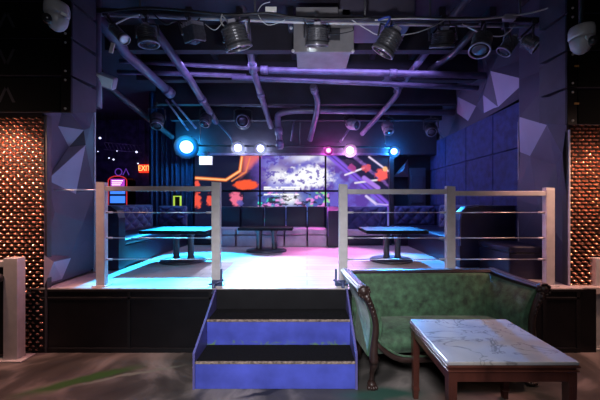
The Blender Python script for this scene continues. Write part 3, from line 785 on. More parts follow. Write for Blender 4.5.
MB().box((p0.x-.01,3.62,p0.z-.012),(p1.x+.01,3.68,p0.z+.02),.004).build('flange', M['pipe'], t)
o = MB().box(P(265.5,12.5,3.24),P(276.5,6.5,3.22),.003).build('clip_card', M['white']); tag(o,'small white box clipped on the lighting rail left of the grey unit','box')
# small grey speaker pair hung at left
t = thing('wall_loudspeaker', 'small pale loudspeaker hung beside the left hanging speakers', 'speaker', P(105,82,3.4))
xf = at(P(105,81,3.4),(.3,-1,-.5)); MB().box((-.10,-.07,-.1),(.10,.07,.05),.02,xf).build('cabinet', M['pargrey'], t)
MB().box((-.085,-.055,.05),(.085,.055,.058),.004,xf).build('grille', M['white'], t)
MB().tube([P(105,76,3.45),P(100,66,3.45),P(97,60,3.4)],.015,8).build('bracket', M['rail'], t)
o = MB().box((-.022,-.006,-.055),(.022,.006,.055),.003,at(P(112,48,3.2),(.25,0,1))).build('hanging_tag', M['white']); tag(o,'small white tag hanging under the slim lamp at left','tag')
# white cables and loops
def cable(pts, r, label, m='whitecable', grp='cables on the lighting rail'):
    # Catmull-Rom through the points
    pts=[Vector(p) for p in pts]; q=[pts[0]]+pts+[pts[-1]]; out=[]
    for i in range(1,len(q)-2):
        for k in range(6):
            t=k/6; a,b,c,d=q[i-1],q[i],q[i+1],q[i+2]
            out.append(.5*((2*b)+(c-a)*t+(2*a-5*b+4*c-d)*t*t+(3*b-a-3*c+d)*t**3))
    out.append(pts[-1])
    o = MB().tube(out,r,6).build('cable', M[m]); tag(o,label,'cable',grp); return o
cable([P(375,20,3.2),P(410,18.5,3.2),P(450,19.5,3.18),P(490,18.5,3.15),P(535,12,3.1),P(560,2,3.05),P(566,-8,3.0)],.008,'long pale cable curving up to the right speakers')
cable([P(100,12,3.22),P(145,8,3.22),P(190,11,3.22),P(230,15,3.22),P(268,13,3.22),P(292,17,3.22),P(330,19,3.22),P(372,18,3.2)],.012,'black cable lying along the lighting rail',m='darkcable')
cable([P(222,14,3.2),P(221,22,3.16),P(226,27,3.15),P(228,23,3.16),P(223,16,3.2)],.007,'small pale cable loop above the large ribbed lamp')
cable([P(352,20,3.18),P(368,30,3.15),P(380,35,3.12),P(410,34,3.12),P(432,27,3.15),P(445,20,3.2)],.005,'thin cable sagging behind the tilted ribbed lamp')
cable([P(270,2,3.3),P(262,5,3.3),P(258,14,3.25),P(268,25,3.22),P(285,20,3.22)],.004,'thin wire looping left of the grey unit')
cable([P(303,20,3.18),P(315,32,3.1),P(335,34,3.15),P(352,31,3.2),P(353,27,3.22)],.005,'thin black wire sagging over the drum lamp',m='darkcable')
cable([P(108,28,3.2),P(128,18,3.25),P(140,15,3.25)],.008,'pale rod like cable beside the slim lamp at left')
cable([P(150,10,3.2),P(165,24,3.2),P(176,21,3.2),P(190,27,3.2),P(200,18,3.2)],.008,'black cable sagging over the boxy lamp',m='darkcable')
cable([P(205,24,3.2),P(215,30,3.18),P(224,20,3.2)],.004,'short thin cable left of the large ribbed lamp')
cable([P(462,24,3.2),P(478,32,3.2),P(492,36,3.18),P(505,35,3.2),P(515,25,3.2)],.006,'grey cable sagging between the right small lamps')
cable([P(440,20,3.2),P(438,28,3.16),P(444,32,3.15),P(450,24,3.18),P(447,19,3.2)],.008,'dark cable coil over the right drum lamp',m='darkcable')
cable([P(520,38,3.3),P(535,24,3.3),P(550,14,3.25)],.012,'black cable leading up to the right speakers',m='darkcable')
o = MB().box((-.06,-.03,-.03),(.06,.03,.03),.01,at(P(509,18,3.15))).build('terminal_block', M['pargrey']); tag(o,'small grey connector block on the pale cable at right','connector')
cable([P(378,20,3.2),P(390,17,3.14),P(385,28,3.14),P(394,25,3.14)],.012,'blue tape wrapped on the clamp of the tilted lamp',m='bluetape')

# ------------------------------------------------------------------ rear left: curtain, exit sign, lit machine, bulbs
cu = MB()
def cfn(u,v):
    x = -3.62+u*1.02; return (x, 6.85+.045*math.sin(u*2*PI*9)+.02*math.sin(u*2*PI*4.3+1), SZ+.01+v*(3.42-.02))
cu.grid(cfn,120,10)
tag(cu.build('stage_curtain', M['curtain']),'dark blue pleated curtain left of the video wall','curtain')
t = thing('exit_sign', 'small red lit EXIT sign on the dark far wall', 'sign', P(144.5,172,9.1))
p0,p1=P(138.7,172.6,9.1),P(150.2,164.4,9.1)
MB().box((p0.x,9.1,p0.z),(p1.x,9.18,p1.z),.006).build('sign_box', M['exitred'], t)
fc_ = bpy.data.curves.new('lettering','FONT'); fc_.body='EXIT'; fc_.size=.235; fc_.align_x='CENTER'; fc_.align_y='CENTER'; fc_.extrude=.004
o=bpy.data.objects.new('lettering',fc_); COL.objects.link(o); o.parent=t; o.location=Vector(((p0.x+p1.x)/2,9.09,(p0.z+p1.z)/2))-t.location; o.rotation_euler=(PI/2,0,0); o.scale=(.78,1,1)
bpy.context.view_layer.update()
me_ = bpy.data.meshes.new_from_object(o.evaluated_get(bpy.context.evaluated_depsgraph_get())); me_.materials.clear(); me_.materials.append(M['exitglow'])
o2 = bpy.data.objects.new('sign_lettering', me_); COL.objects.link(o2); o2.parent=t; o2.location=o.location; o2.rotation_euler=o.rotation_euler; o2.scale=o.scale
bpy.data.objects.remove(o)
MB().tube([((p0.x+p1.x)/2,9.14,p1.z),((p0.x+p1.x)/2,9.14,4.1)],.012,6).build('hanger', M['rail'], t)
DJ = 7.9
t = thing('illuminated_machine', 'lit machine with red neon edge and blue panels behind the left railing', 'machine', P(118,240,DJ)*1)
t.location = Vector((X(118,DJ),DJ,SZ))
x0,x1=X(108.5,DJ),X(127,DJ); zb=SZ; ztp=Z(181,DJ); xm=(x0+x1)/2
poly=[(x0,zb),(x1,zb),(x1,ztp)]+[(xm+(x1-x0)/2*math.cos(a),ztp+.13*math.sin(a)) for a in [PI*k/10 for k in range(1,10)]]+[(x0,ztp)]
MB().prism(poly,'y',DJ,DJ+.4).build('cabinet', M['black'], t)
MB().tube([(p[0],DJ-.012,p[1]) for p in poly[2:]],.014,8).build('neon_edge', M['neonred'], t)
MB().tube([(x0,DJ-.012,zb+.5),(x0,DJ-.012,ztp)],.013,8).build('neon_side', M['neonred'], t)
MB().tube([(x1,DJ-.012,zb+.5),(x1,DJ-.012,ztp)],.013,8).build('neon_side', M['neonred'], t)
MB().box((x0+.06,DJ-.012,Z(187,DJ)),(x1-.06,DJ-.001,Z(179,DJ)),.003).build('pink_panel', M['neonpink'], t)
MB().box((x0+.05,DJ-.012,Z(194,DJ)),(x1-.05,DJ-.001,Z(188.5,DJ)),.003).build('blue_panel', M['neonblue'], t)
MB().box((x0+.05,DJ-.012,Z(203,DJ)),(x1-.05,DJ-.001,Z(196,DJ)),.003).build('blue_panel', M['neonblue'], t)
st_=MB()
for py in (180.5,182.6,184.5): st_.box((x0+.10,DJ-.018,Z(py+.7,DJ)),(x1-.09-.05*(py-180)/3,DJ-.011,Z(py,DJ)))
st_.build('lit_stripe', M['warmwhite'], t)
for px,lab in ((118.5,'small violet ring light on top of the lit machine'),(126,'small violet arrow light beside the ring light')):
    c=P(px,172,DJ+.1)
    if px<120: pts=[c+Vector((.09*math.cos(a),0,.09*math.sin(a))) for a in [2*PI*k/16 for k in range(17)]]
    else: pts=[c+Vector((-.08,0,-.08)),c+Vector((0,0,.09)),c+Vector((.08,0,-.08))]
    q = thing('neon_shape',lab,'neon light',c)
    MB().tube(pts,.012,6,False).build('tube', M['neonviolet'], q)
    MB().tube([(c.x,DJ+.1,c.z-.09),(c.x,DJ+.1,ztp)],.008,6).build('stand', M['rail'], q)
# lattice hung in the hall with small bulbs
t = thing('hanging_lattice','dark metal lattice with tiny lights in the far left hall','lattice',P(124,147,8.5))
lt=MB()
for py in (142.5,149.5): lt.tube([P(104,py,8.5),P(141,py+3,8.5)],.012,6)
for k in range(10): lt.tube([P(104+k*3.7,142.5+k*.3,8.5),P(107.7+k*3.7,149.8+k*.3,8.5)],.008,5)
lt.build('frame', M['pipe'], t)
for px in (106,138): MB().tube([P(px,143,8.5),(P(px,143,8.5).x,8.5,4.1)],.008,6).build('hanger', M['rail'], t)
for i,(px,py,r,w) in enumerate(((100,138,.03,'left of the lattice'),(136.5,152,.03,'right under the lattice'),(151,154,.025,'above the exit sign, next to the curtain'),(98,151.5,.015,'under the left end of the lattice'),(109,158,.018,'under the lattice, left of a close pair'),(113.5,159.5,.025,'under the lattice, right of a close pair'),(117,151,.015,'under the middle of the lattice'),(138,163.5,.02,'at the top left corner of the exit sign'))):
    c=P(px,py,8.4); q=thing('ceiling_spotlight',f'tiny glowing spotlight {w}','light',c,'tiny lights in the far left hall')
    MB().ball(c,r,n=10).build('bulb', M['sparkle'], q)
    MB().tube([c+Vector((0,0,r*.8)),(c.x,c.y,4.1)],.004,5).build('wire', M['darkcable'], q)
# lime inverted U light on the curtain base, white lit panel at the corner of the video wall
DQ=6.6
t = thing('neon_arch','lime green inverted U shaped light tube below the curtain','light',P(178,207,DQ))
MB().tube([P(174,209,DQ),P(174,196.3,DQ),P(180.6,196.3,DQ),P(180.6,209,DQ)],.022,8).build('tube', M['lime'], t)
MB().box(P(172.5,240,DQ+.03),P(182,194.5,DQ+.06),.004).build('stand_board', M['black'], t)
t = thing('emergency_lamp','small bright white lit panel at the top left corner of the video wall','light',P(205.5,160,6.55))
p0,p1=P(199,165,6.55),P(212,156,6.55)
MB().box((p0.x,6.55,p0.z),(p1.x,6.60,p1.z),.004).build('case', M['white'], t)
MB().box((p0.x+.012,6.543,p0.z+.012),(p1.x-.012,6.551,p1.z-.012)).build('lit_face', M['warmwhite'], t)
MB().ball(((p0.x+p1.x)/2,6.54,(p0.z+p1.z)/2),.016,n=8).build('sensor', M['pargrey'], t)
MB().box(((p0.x+p1.x)/2-.03,6.575,p1.z),((p0.x+p1.x)/2+.03,6.62,p1.z+.10)).build('bracket', M['rail'], t)

# ------------------------------------------------------------------ lounge seating
def tuft(mb, o, ux, uz, nrm, w, h, nx, nz, depth=.05):
    """diamond tufted pad: o corner, ux/uz unit axes, nrm towards the sitter"""
    o,ux,uz,nrm=Vector(o),Vector(ux),Vector(uz),Vector(nrm)
    def fn(u,v):
        a,b_=u*nx,v*nz
        t=abs(math.sin(PI*(a+b_)*.5)*math.sin(PI*(a-b_)*.5))**.45
        ed=min(1,min(u,1-u)*14)*min(1,min(v,1-v)*8)
        return o+ux*w*u+uz*h*v+nrm*(depth*t*ed**.5)
    mb.grid(fn,int(nx*8),int(nz*8))
ZS=SZ+.40; ZB=Z(205.5,4.2)
# left sofa: runs back along the left side
t = thing('tufted_sofa','long dark blue tufted sofa along the left side of the stage','sofa',(-2.85,5.0,SZ))
MB().box((-3.35,4.06,SZ+.0),(-2.50,6.25,SZ+.31),.02).build('base', M['vinyl'], t)
MB().box((-3.2,4.06,SZ+.31),(-2.47,6.25,ZS),.035).build('seat', M['vinyl'], t)
m=MB().box((-3.42,4.06,SZ),(-3.2,6.25,ZB),.04); tuft(m,(-3.2,4.1,ZS),(0,1,0),(0,0,1),(1,0,0),2.1,ZB-ZS-.02,14,4); m.build('backrest', M['velvetblue'], t)
m=MB().prism([(-3.42,SZ),(-2.46,SZ),(-2.46,ZB-.16),(-2.49,ZB-.06),(-2.58,ZB),(-3.42,ZB)],'y',3.92,4.06); m.build('end_panel', M['vinyl'], t)
# rear left corner sofa facing the room
zb2=Z(206,6.2)
t = thing('tufted_sofa','dark blue tufted corner sofa behind the left table','sofa',(-2.55,6.3,SZ))
MB().box((-3.2,6.3,SZ),(-2.02,6.5,SZ+.38),.03).build('seat', M['vinyl'], t)
m=MB().box((-3.2,6.42,SZ),(-2.6,6.56,zb2),.04); tuft(m,(-3.16,6.42,SZ+.38),(1,0,0),(0,0,1),(0,-1,0),.54,zb2-SZ-.40,4,4); m.build('backrest', M['velvetblue'], t)
# centre row of armless seats
DB=6.05
edges=[(212,235.5),(236,261),(261.5,284),(284.5,307),(307.5,327)]
words=['leftmost, behind the railing post','second from left, behind centre table','third from left, behind centre table','fourth from left, right of table','rightmost, beside the end block']
for i,((a,b_),wd) in enumerate(zip(edges,words)):
    x0,x1=X(a,DB),X(b_,DB)
    t = thing('armless_lounge_seat',f'dark backed lounge seat in the rear row, {wd}','lounge seat',((x0+x1)/2,DB+.3,SZ),'rear row of armless lounge seats')
    MB().box((x0+.008,DB,SZ),(x1-.008,DB+.55,Z(235.5,DB)),.01).build('base', M['seatvinyl'], t)
    cu_=MB().box((x0+.006,DB-.012,Z(235,DB)),(x1-.006,DB+.55,Z(228.5,DB)),.03); cu_.build('seat', M['seatvinyl'], t)
    MB().box((x0+.004,DB+.42,SZ),(x1-.004,DB+.58,Z(206.5,DB+.42)),.03).build('backrest', M['vinyl'], t)
t = thing('sofa_end_arm','tall dark sofa end block at the right of the rear seats','sofa arm',(X(333,6.0),6.3,SZ))
MB().prism([(5.98,SZ),(6.62,SZ),(6.62,Z(206.5,6.4)),(6.2,Z(206.5,6.4)),(6.03,Z(211,6.0)),(5.98,Z(220,6.0))],'x',X(327.5,6.05),X(339,6.05)).build('block', M['vinyl'], t)
MB().tube([(X(327.8,6.0),5.975,Z(236,6.0)),(X(327.5,6.0),5.975,Z(220,6.0)),(X(327.6,6.02),6.025,Z(211,6.0)),(X(328,6.2),6.2,Z(206.7,6.4))],.018,8).build('piping', M['velvetblue'], t)
# rear right bench
t = thing('tufted_sofa','dark rear bench behind the right table','sofa',(X(368,6.3),6.4,SZ))
MB().box((X(346,6.25),6.25,SZ),(X(392,6.25),6.5,Z(236,6.25)),.015).build('base', M['vinyl'], t)
MB().box((X(345,6.23),6.23,Z(236,6.25)),(X(392,6.25),6.55,Z(230,6.25)),.025).build('seat', M['seatvinyl'], t)
m=MB().box((X(343,6.5),6.52,SZ),(X(388,6.5),6.6,Z(206.5,6.5)),.03); tuft(m,(X(344,6.5),6.52,Z(230,6.5)),(1,0,0),(0,0,1),(0,-1,0),X(387,6.5)-X(344,6.5),.49,6,3); m.build('backrest', M['velvetblue'], t)
# right sofa along the blue wall
t = thing('tufted_sofa','long dark blue tufted sofa against the right wall','sofa',(2.4,5.0,SZ))
MB().box((2.06,4.25,SZ),(2.80,6.15,SZ+.31),.02).build('base', M['vinyl'], t)
MB().box((2.03,4.25,SZ+.31),(2.70,6.15,ZS),.035).build('seat', M['vinyl'], t)
m=MB().box((2.70,4.25,SZ),(2.84,6.15,ZB),.04); tuft(m,(2.70,4.3,ZS),(0,1,0),(0,0,1),(-1,0,0),1.82,ZB-ZS-.02,12,4); m.build('backrest', M['velvetblue'], t)
ex0=X(459,4.12)
MB().prism([(2.84,SZ),(ex0,SZ),(ex0,ZB-.20),(ex0+.02,ZB-.09),(ex0+.10,ZB-.015),(ex0+.25,ZB),(2.84,ZB)],'y',4.1,4.25).build('end_panel', M['vinyl'], t)
MB().tube([(ex0,4.1,SZ+.3),(ex0,4.095,ZB-.20),(ex0+.02,4.095,ZB-.09),(ex0+.10,4.095,ZB-.015),(ex0+.25,4.095,ZB)],.014,8).build('piping', M['velvetblue'], t)
# rear right corner continuation, turning towards the rear bench
t = thing('tufted_sofa','dark blue tufted corner piece between rear bench and right wall sofa','sofa',(2.2,6.4,SZ))
MB().box((X(394,6.3),6.17,SZ),(2.82,6.6,ZS),.03).build('seat', M['vinyl'], t)
m=MB().box((X(394,6.62),6.6,SZ),(2.82,6.78,Z(206,6.6)),.04); tuft(m,(X(395,6.6),6.6,ZS),(1,0,0),(0,0,1),(0,-1,0),2.80-X(395,6.6),Z(206,6.6)-ZS-.01,7,3); m.build('backrest', M['velvetblue'], t)
# ottoman cube
t = thing('ottoman','dark vinyl ottoman beside the right railing end post','ottoman',(2.55,3.75,SZ))
MB().box((2.33,3.46,SZ),(2.77,4.06,Z(253.5,3.46)),.012).build('base', M['vinyl'], t)
MB().box((2.32,3.45,Z(253.2,3.46)),(2.78,4.07,Z(246.5,3.46)),.02).build('cushion', M['vinyl'], t)

# ------------------------------------------------------------------ stage tables
def stage_table(cx, cy, w, dp, ztop, cols, label, base_w, base_d):
    t = thing('lounge_table', label, 'table', (cx,cy,SZ), 'low lounge tables on the stage')
    MB().box((cx-w/2,cy-dp/2,ztop-.05),(cx+w/2,cy+dp/2,ztop),.012).build('table_top', M['tabletop'], t)
    for s in cols:
        MB().lathe([(.055,0),(.05,.03),(.045,.06),(.045,ztop-.05-SZ-.08),(.07,ztop-.05-SZ-.02),(.07,ztop-.05-SZ)],16,Matrix.Translation((cx+s,cy,SZ+.04))@Matrix.Scale((ztop-.09-SZ)/(ztop-.05-SZ),4,(0,0,1))).build('column', M['pedestal'], t)
    m=MB()
    n=32; pr=[(1.0,0),(1.0,.025),(.93,.04),(.3,.045)]
    m.lathe([(r_,z) for r_,z in pr],n,Matrix.Translation((cx,cy,SZ))@Matrix.Diagonal((base_w/2,base_d/2,1,1)))
    m.build('base', M['pedestal'], t)
stage_table(X(183,4.55), 4.55, X(214,4.55)-X(146,4.4), .72, Z(228.5,4.55), (-.10,.12), 'low dark twin column table on the left of the stage', .66, .62)
stage_table(X(266.5,5.5), 5.5, X(293,5.5)-X(240,5.5), .42, Z(227,5.5), (-.14,.14), 'low dark twin column table at the rear centre of the stage', .74, .5)
stage_table(X(391,4.6), 4.6, X(422,4.6)-X(364,4.6), .7, Z(228.5,4.6), (-.07,.10), 'low dark twin column table on the right of the stage', .64, .6)

# ------------------------------------------------------------------ steps
t = thing('stage_steps','blue painted two step stair with black carpet treads up to the stage','steps',(-.27,2.8,0))
xa,xb=-.932,.402; h1=Z(362,2.5); y1,y2=2.5,2.80; h2=Z(320,y2)
MB().box((xa,y1,0),(xb,y1+.03,h1-.02),.003).build('riser', M['stepblue'], t)
MB().box((xa,y2,h1),(xb,y2+.03,h2-.02),.003).build('riser', M['stepscuff'], t)
MB().box((xa,y1+.02,h1-.03),(xb,y2+.02,h1),.004).build('tread', M['tread'], t)
MB().box((xa,y2+.02,h2-.03),(xb,D0-.02,h2),.004).build('tread', M['tread'], t)
for y,h in ((y1,h1),(y2,h2)):
    MB().box((xa,y-.006,h-.016),(xb,y+.012,h+.003),.004).build('nosing', M['nosing'], t)
MB().box((xa,D0-.03,h2),(xb,D0-.012,.652),.003).build('upper_riser', M['black'], t)
for x0,x1 in ((xa-.018,xa),(xb,xb+.018)):
    MB().prism([(2.49,0),(2.49,.30),(2.54,.33),(D0-.022,.665),(D0-.022,0)],'x',x0,x1).build('side_board', M['steppurple'], t)

# ------------------------------------------------------------------ green settee
BL,BR,FL,FR=(.45,3.0),(1.82,3.04),(.525,2.47),(1.93,2.53)
def cp(u,v,z):
    x=(BL[0]*(1-u)+BR[0]*u)*(1-v)+(FL[0]*(1-u)+FR[0]*u)*v
    y=(BL[1]*(1-u)+BR[1]*u)*(1-v)+(FL[1]*(1-u)+FR[1]*u)*v
    return Vector((x,y,z))
t = thing('green_velvet_settee','green velvet settee with carved dark wood arms beside the steps','settee',(1.2,2.75,0))
ZA=.83; ZBK=.875
# back upholstery: slightly dished pad
m=MB()
def bk(u,v): 
    return cp(u,.0,0)+Vector((0,-.10-.025*math.sin(PI*v)-.02*math.sin(PI*u)**.5+.06*v,.36+v*(ZBK-.38)))
m.grid(bk,30,14)
m.grid(lambda u,v: cp(u,0,.20+v*(ZBK-.22))+Vector((0,.01+.0*v,0)),10,6)
m.add([bk(i/30,1) for i in range(31)]+[cp(i/30,0,ZBK-.02)+Vector((0,.01,0)) for i in range(31)],[(i,i+1,32+i,31+i) for i in range(30)])
m.build('backrest', M['velvet'], t)
# back top rail, moulded
m=MB(); sec=[(-.045,0),(-.05,.014),(-.036,.02),(-.03,.032),(.02,.034),(.03,.02),(.032,0)]
for i in range(1):
    n=len(sec); vs=[]
    for u in (-.045,1.045): vs+=[cp(u,0,ZBK-.025)+Vector((0,a,b_)) for a,b_ in sec]
    m.add(vs,[list(range(n))[::-1],list(range(n,2*n))]+[(k,(k+1)%n,n+(k+1)%n,n+k) for k in range(n)])
m.build('back_rail', M['wood'], t)
# arms: S profile, sideways offset outwards by height
def arm_off(z):
    k=(z-.28)/(ZA-.28)
    return .035*math.sin(PI*k*1.0)*-1+.075*max(0,k-.45)**1.5*2.2
for side in (0,1):
    sg=-1 if side==0 else 1; u=float(side)
    m=MB(); nz,nv=16,10
    def outer(a,b_):
        z=.28+b_*(ZA-.28); return cp(u,a*.97,z)+Vector((sg*(arm_off(z)+.02),0,0))
    def inner(a,b_):
        z=.28+b_*(ZA-.28); return cp(u,a*.97,z)+Vector((sg*(arm_off(z)-.045-.02*math.sin(PI*b_)),0,0))
    m.grid(outer,nv,nz); m.grid(inner,nv,nz)
    m.add([outer(i/nv,1) for i in range(nv+1)]+[inner(i/nv,1) for i in range(nv+1)],[(i,i+1,nv+2+i,nv+1+i) for i in range(nv)])
    for e in (0,1): m.add([outer(e,j/nz) for j in range(nz+1)]+[inner(e,j/nz) for j in range(nz+1)],[(j,j+1,nz+2+j,nz+1+j) for j in range(nz)])
    m.build('arm', M['velvet'], t)
    # fluted arm rail
    m=MB(); w=.05; sec=[]
    for k in range(25):
        a=PI*k/24; rr=.036+.005*abs(math.sin(a*4)); sec.append((-math.cos(a)*rr*1.35, math.sin(a)*rr*.85))
    sec+=[(.045,-.02),(-.045,-.02)]
    vs=[]; n=len(sec); st_n=8
    for i in range(st_n+1):
        a=i/st_n; dz=.022*(1-a)**2*1.5
        for sx_,sz_ in sec: vs.append(cp(u,a*1.0-.02,ZA+dz)+Vector((sg*(arm_off(ZA)-.008)+sx_,0,sz_)))
    m.add(vs,[list(range(n))[::-1],list(range(st_n*n,st_n*n+n))]+[(i*n+k,i*n+(k+1)%n,(i+1)*n+(k+1)%n,(i+1)*n+k) for i in range(st_n) for k in range(n)])
    rail_=m.build('arm_rail', M['wood'], t)
    # rosette scroll at the front end
    c=cp(u,1.0,ZA-.005)+Vector((sg*(arm_off(ZA)-.008),-.01,0))
    m=MB().lathe([(.052,-.03),(.056,0),(.052,.012),(.044,.016),(.040,.010),(.030,.012),(.022,.026),(.001,.030)],20,at(c,(0,-1,0)))
    for k in range(10):
        a=2*PI*k/10; m.ball(c+Vector((.046*math.cos(a),-.014,.046*math.sin(a))),.011,n=8)
    m.build('rosette', M['wood'], rail_)
    # carved front post: swept down in an S into the seat rail
    path=[]; rs=[]
    for k in range(17):
        b_=k/16; z=ZA-.03-b_*(ZA-.03-.24)
        path.append(cp(u,1.0,z)+Vector((sg*(arm_off(max(z,.28))-.006)-sg*(.10*max(0,b_-.72)**1.2),-.005,0)))
        rs.append(.030-.007*math.sin(PI*b_)+.010*b_*b_)
    m=MB().tube(path,rs,14)
    for k in range(5): m.ball(path[1+k]+Vector((0,-.034+.002*k,0)),.017-.002*k,1,.7,1.3,8)
    m.build('front_post', M['wood'], t)
    # front leg: cabriole with paw
    top=path[-1]; 
    leg=[top+Vector((0,0,.05)),top+Vector((0,.02,-.04)),top+Vector((sg*.003,.065,-.11)),top+Vector((sg*.006,.075,-.17)),Vector((top.x+sg*.01,top.y+.07,.03))]
    m=MB().tube(leg,[.034,.030,.021,.018,.024],12)
    b0=Vector((top.x+sg*.01,top.y+.06,0))
    m.ball(b0+Vector((0,-.005,.032)),.036,1.05,1.15,.78,12)
    for k in (-1.5,-.5,.5,1.5): m.ball(b0+Vector((k*.020,-.045+abs(k)*.006,.018)),.0175,1,1.3,1,8)
    m.build('leg', M['wood'], t)
    # rear leg
    b1=cp(u,.06,0)
    b1=b1+Vector((-sg*.06,0,0)); m=MB().tube([b1+Vector((0,-.02,.26)),b1+Vector((0,0,.12)),b1+Vector((0,.02,0))],[.035,.028,.024],10); m.build('leg', M['wood'], t)
# seat with rolled front
m=MB(); prof=[(.10,.44),(.4,.462),(.7,.462),(.88,.445),(.97,.41),(1.0,.36),(.985,.315),(.96,.295)]
nu=24
vs=[]; 
for i in range(nu+1):
    u=.035+.93*i/nu
    for v,z in prof: vs.append(cp(u,v,z+.012*math.sin(PI*i/nu)))
k=len(prof)
m.add(vs,[(i*k+j,i*k+j+1,(i+1)*k+j+1,(i+1)*k+j) for i in range(nu) for j in range(k-1)],True)
m.build('seat', M['velvet'], t)
# front seat rail, bowed with gimp line
m=MB(); vs=[]; sec=[(.0,.0),(-.018,.008),(-.022,.03),(-.014,.052),(.03,.055),(.03,.0)]
for i in range(nu+1):
    u=.02+.96*i/nu; q=abs(2*i/nu-1)
    zz=.225+.16*max(0,q-.60)**2/.16
    for a,b_ in sec: vs.append(cp(u,.99,zz+b_)+Vector((0,a,0)))
k=len(sec); m.add(vs,[list(range(k))[::-1],list(range(nu*k,nu*k+k))]+[(i*k+j,i*k+(j+1)%k,(i+1)*k+(j+1)%k,(i+1)*k+j) for i in range(nu) for j in range(k)],True)
m.build('seat_rail', M['wood'], t)
m=MB().tube([cp(.03+.94*i/nu,1.0,.286+.16*max(0,abs(2*i/nu-1)-.60)**2/.16)+Vector((0,-.012,0)) for i in range(nu+1)],.008,6); m.build('gimp_trim', M['velvet'], t)

# ------------------------------------------------------------------ marble coffee table
t = thing('marble_coffee_table','white marble topped coffee table on dark red wooden legs','coffee table',(1.22,2.09,0))
zt_=.614; yf,yn=2.42,1.765; xl,xr=.83,1.605
MB().box((xl,yn,zt_-.022),(xr,yf,zt_),.006).build('marble_top', M['marble'], t)
m=MB().box((xl-.004,yn-.004,zt_-.036),(xr+.004,yf+.004,zt_-.0225),.004).box((xl+.008,yn+.008,zt_-.05),(xr-.008,yf-.008,zt_-.037),.004).box((xl-.002,yn-.002,zt_-.062),(xr+.002,yf+.002,zt_-.051),.004)
m.build('edge_moulding', M['redwood'], t)
m=MB().box((xl+.02,yn+.012,zt_-.125),(xr-.02,yn+.035,zt_-.06),.003).box((xl+.02,yf-.035,zt_-.125),(xr-.02,yf-.012,zt_-.06),.003)
m.box((xl+.012,yn+.02,zt_-.125),(xl+.035,yf-.02,zt_-.06),.003).box((xr-.035,yn+.02,zt_-.125),(xr-.012,yf-.02,zt_-.06),.003)
m.build('apron', M['redwood'], t)
for lx in (xl+.008,xr-.058):
    for ly in (yn+.008,yf-.058):
        m=MB(); a=.05
        pts=[(zt_-.06,1.0,0),(zt_-.14,1.0,0),(.10,.82,0),(.085,.95,0),(.07,.95,0),(.06,.75,0),(0,.7,0)]
        vs=[]
        for z,s_,_ in pts:
            h_=a*s_/2; cx_,cy_=lx+a/2,ly+a/2
            vs+=[(cx_-h_,cy_-h_,z),(cx_+h_,cy_-h_,z),(cx_+h_,cy_+h_,z),(cx_-h_,cy_+h_,z)]
        fs=[(0,1,2,3),tuple(len(vs)-4+i for i in (3,2,1,0))]+[(i*4+j,i*4+(j+1)%4,(i+1)*4+(j+1)%4,(i+1)*4+j) for i in range(len(pts)-1) for j in range(4)]
        m.add(vs,fs)
        for dx in (.014,.027): m.box((lx+dx,ly-.002,.13),(lx+dx+.007,ly+.002,zt_-.15),.001)
        m.build('leg', M['redwood'], t)

# small hook on the left wing
o=MB().lathe([(.03,-.03),(.012,0),(.008,.03)],12,at(P(54,188,3.30)*1,(.2,-.3,1))).tube([P(54,188,3.30),P(54,187,3.30)+Vector((-.05,0,0))],.006,6).build('wall_hook', M['white']); tag(o,'tiny white hook fixture on the left faceted wing','hook')
o.location.x = 0

# ------------------------------------------------------------------ lights
def area(loc, tgt, col, power, sx, sy=None, spread=180):
    L=bpy.data.lights.new('area_light','AREA'); L.color=col; L.energy=power; L.size=sx; L.spread=R(spread)
    if sy: L.shape='RECTANGLE'; L.size_y=sy
    o=bpy.data.objects.new('area_light',L); COL.objects.link(o); o.location=loc
    o.rotation_euler=(Vector(tgt)-Vector(loc)).to_track_quat('-Z','Y').to_euler(); return o
def spot(loc, tgt, col, power, ang, blend=.6, soft=.08):
    L=bpy.data.lights.new('spot_light','SPOT'); L.color=col; L.energy=power; L.spot_size=R(ang); L.spot_blend=blend; L.shadow_soft_size=soft
    o=bpy.data.objects.new('spot_light',L); COL.objects.link(o); o.location=loc
    o.rotation_euler=(Vector(tgt)-Vector(loc)).to_track_quat('-Z','Y').to_euler(); return o
spot((.4,.5,3.9),(.4,2.5,.2),(.97,.96,1.0),120,70,.9,.5)            # unseen fill added over the floor
spot((-.5,-1.4,3.1),(-.1,2.9,.15),(1.0,.97,1.0),1000,46,.9,.4)      # front fill added behind the camera, lifts steps and posts
area((0,4.9,2.0),(0,4.95,4.1),(.34,.19,1.0),11,4.0,1.4)           # unseen area light added for the violet on the ceiling
area((0,4.6,3.72),(0,6.0,1.0),(.45,.36,1.0),34,4.2,.3)            # violet wash added from a hidden area light
spot((.05,3.6,3.5),(.1,3.75,SZ),(.82,.95,1.0),330,42,.7)            # white pool at the top of the steps
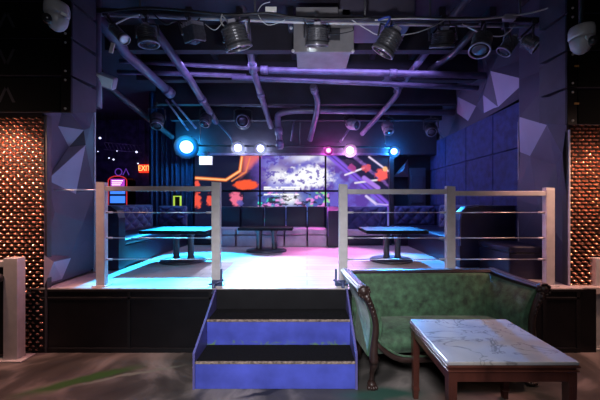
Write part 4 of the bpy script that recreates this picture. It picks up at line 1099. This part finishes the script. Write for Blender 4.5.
spot((-1.2,3.7,3.55),(-1.55,3.75,SZ),(.0,.62,1.0),70,40,.8)
spot((0,1.2,1.9),(0,3.3,3.6),(.95,.95,1.0),170,58,.9)              # unseen spot added to brighten the lamps on the rail
spot((0,3.6,3.0),(-2.71,3.5,1.7),(.70,.58,1.0),26,60,.8)
spot((0,3.6,3.0),(2.8,3.5,1.9),(.70,.58,1.0),34,60,.8)
for sx in (-1,1):
    x = sx*3.12
    spot((x,2.74,2.38),(x,3.12,1.5),(1.0,.56,.38),120,130,1.0,.06)
    area((sx*3.2,2.0,2.2),(sx*3.3,3.1,1.2),(1.0,.62,.48),5,.5,.5)
    spot((sx*2.1,2.9,2.3),(sx*2.7,2.3,0),(1.0,.40,.38),110,90,1.0,.2)
L_=bpy.data.lights.new('added_front_fill','POINT'); L_.color=(.95,.93,1.0); L_.energy=30; L_.shadow_soft_size=.4  # weak fill added to even out the dome cameras and foreground
o=bpy.data.objects.new('added_front_fill',L_); COL.objects.link(o); o.location=(0,-.8,2.6)
L_=bpy.data.lights.new('added_hall_fill','POINT'); L_.color=(.35,.2,1.0); L_.energy=9; L_.shadow_soft_size=.2  # violet fill added to lift the far wall out of black
o=bpy.data.objects.new('added_hall_fill',L_); COL.objects.link(o); o.location=(-5.4,7.6,3.0)
w=bpy.data.worlds.new('world'); SC.world=w; w.use_nodes=True
w.node_tree.nodes['Background'].inputs[0].default_value=(.10,.09,.22,1); w.node_tree.nodes['Background'].inputs[1].default_value=.05

# ------------------------------------------------------------------ camera
cd=bpy.data.cameras.new('camera'); cam=bpy.data.objects.new('camera',cd); COL.objects.link(cam); SC.camera=cam
cam.location=(0,0,H); cam.rotation_euler=(PI/2,0,0)
cd.sensor_width=36; cd.sensor_fit='HORIZONTAL'; cd.lens=36*F/600
cd.shift_x=(300-CX)/600; cd.shift_y=(CY-200)/600
cd.clip_start=.05; cd.clip_end=60
SC.view_settings.view_transform='Standard'; SC.view_settings.look='None'; SC.view_settings.exposure=0.0
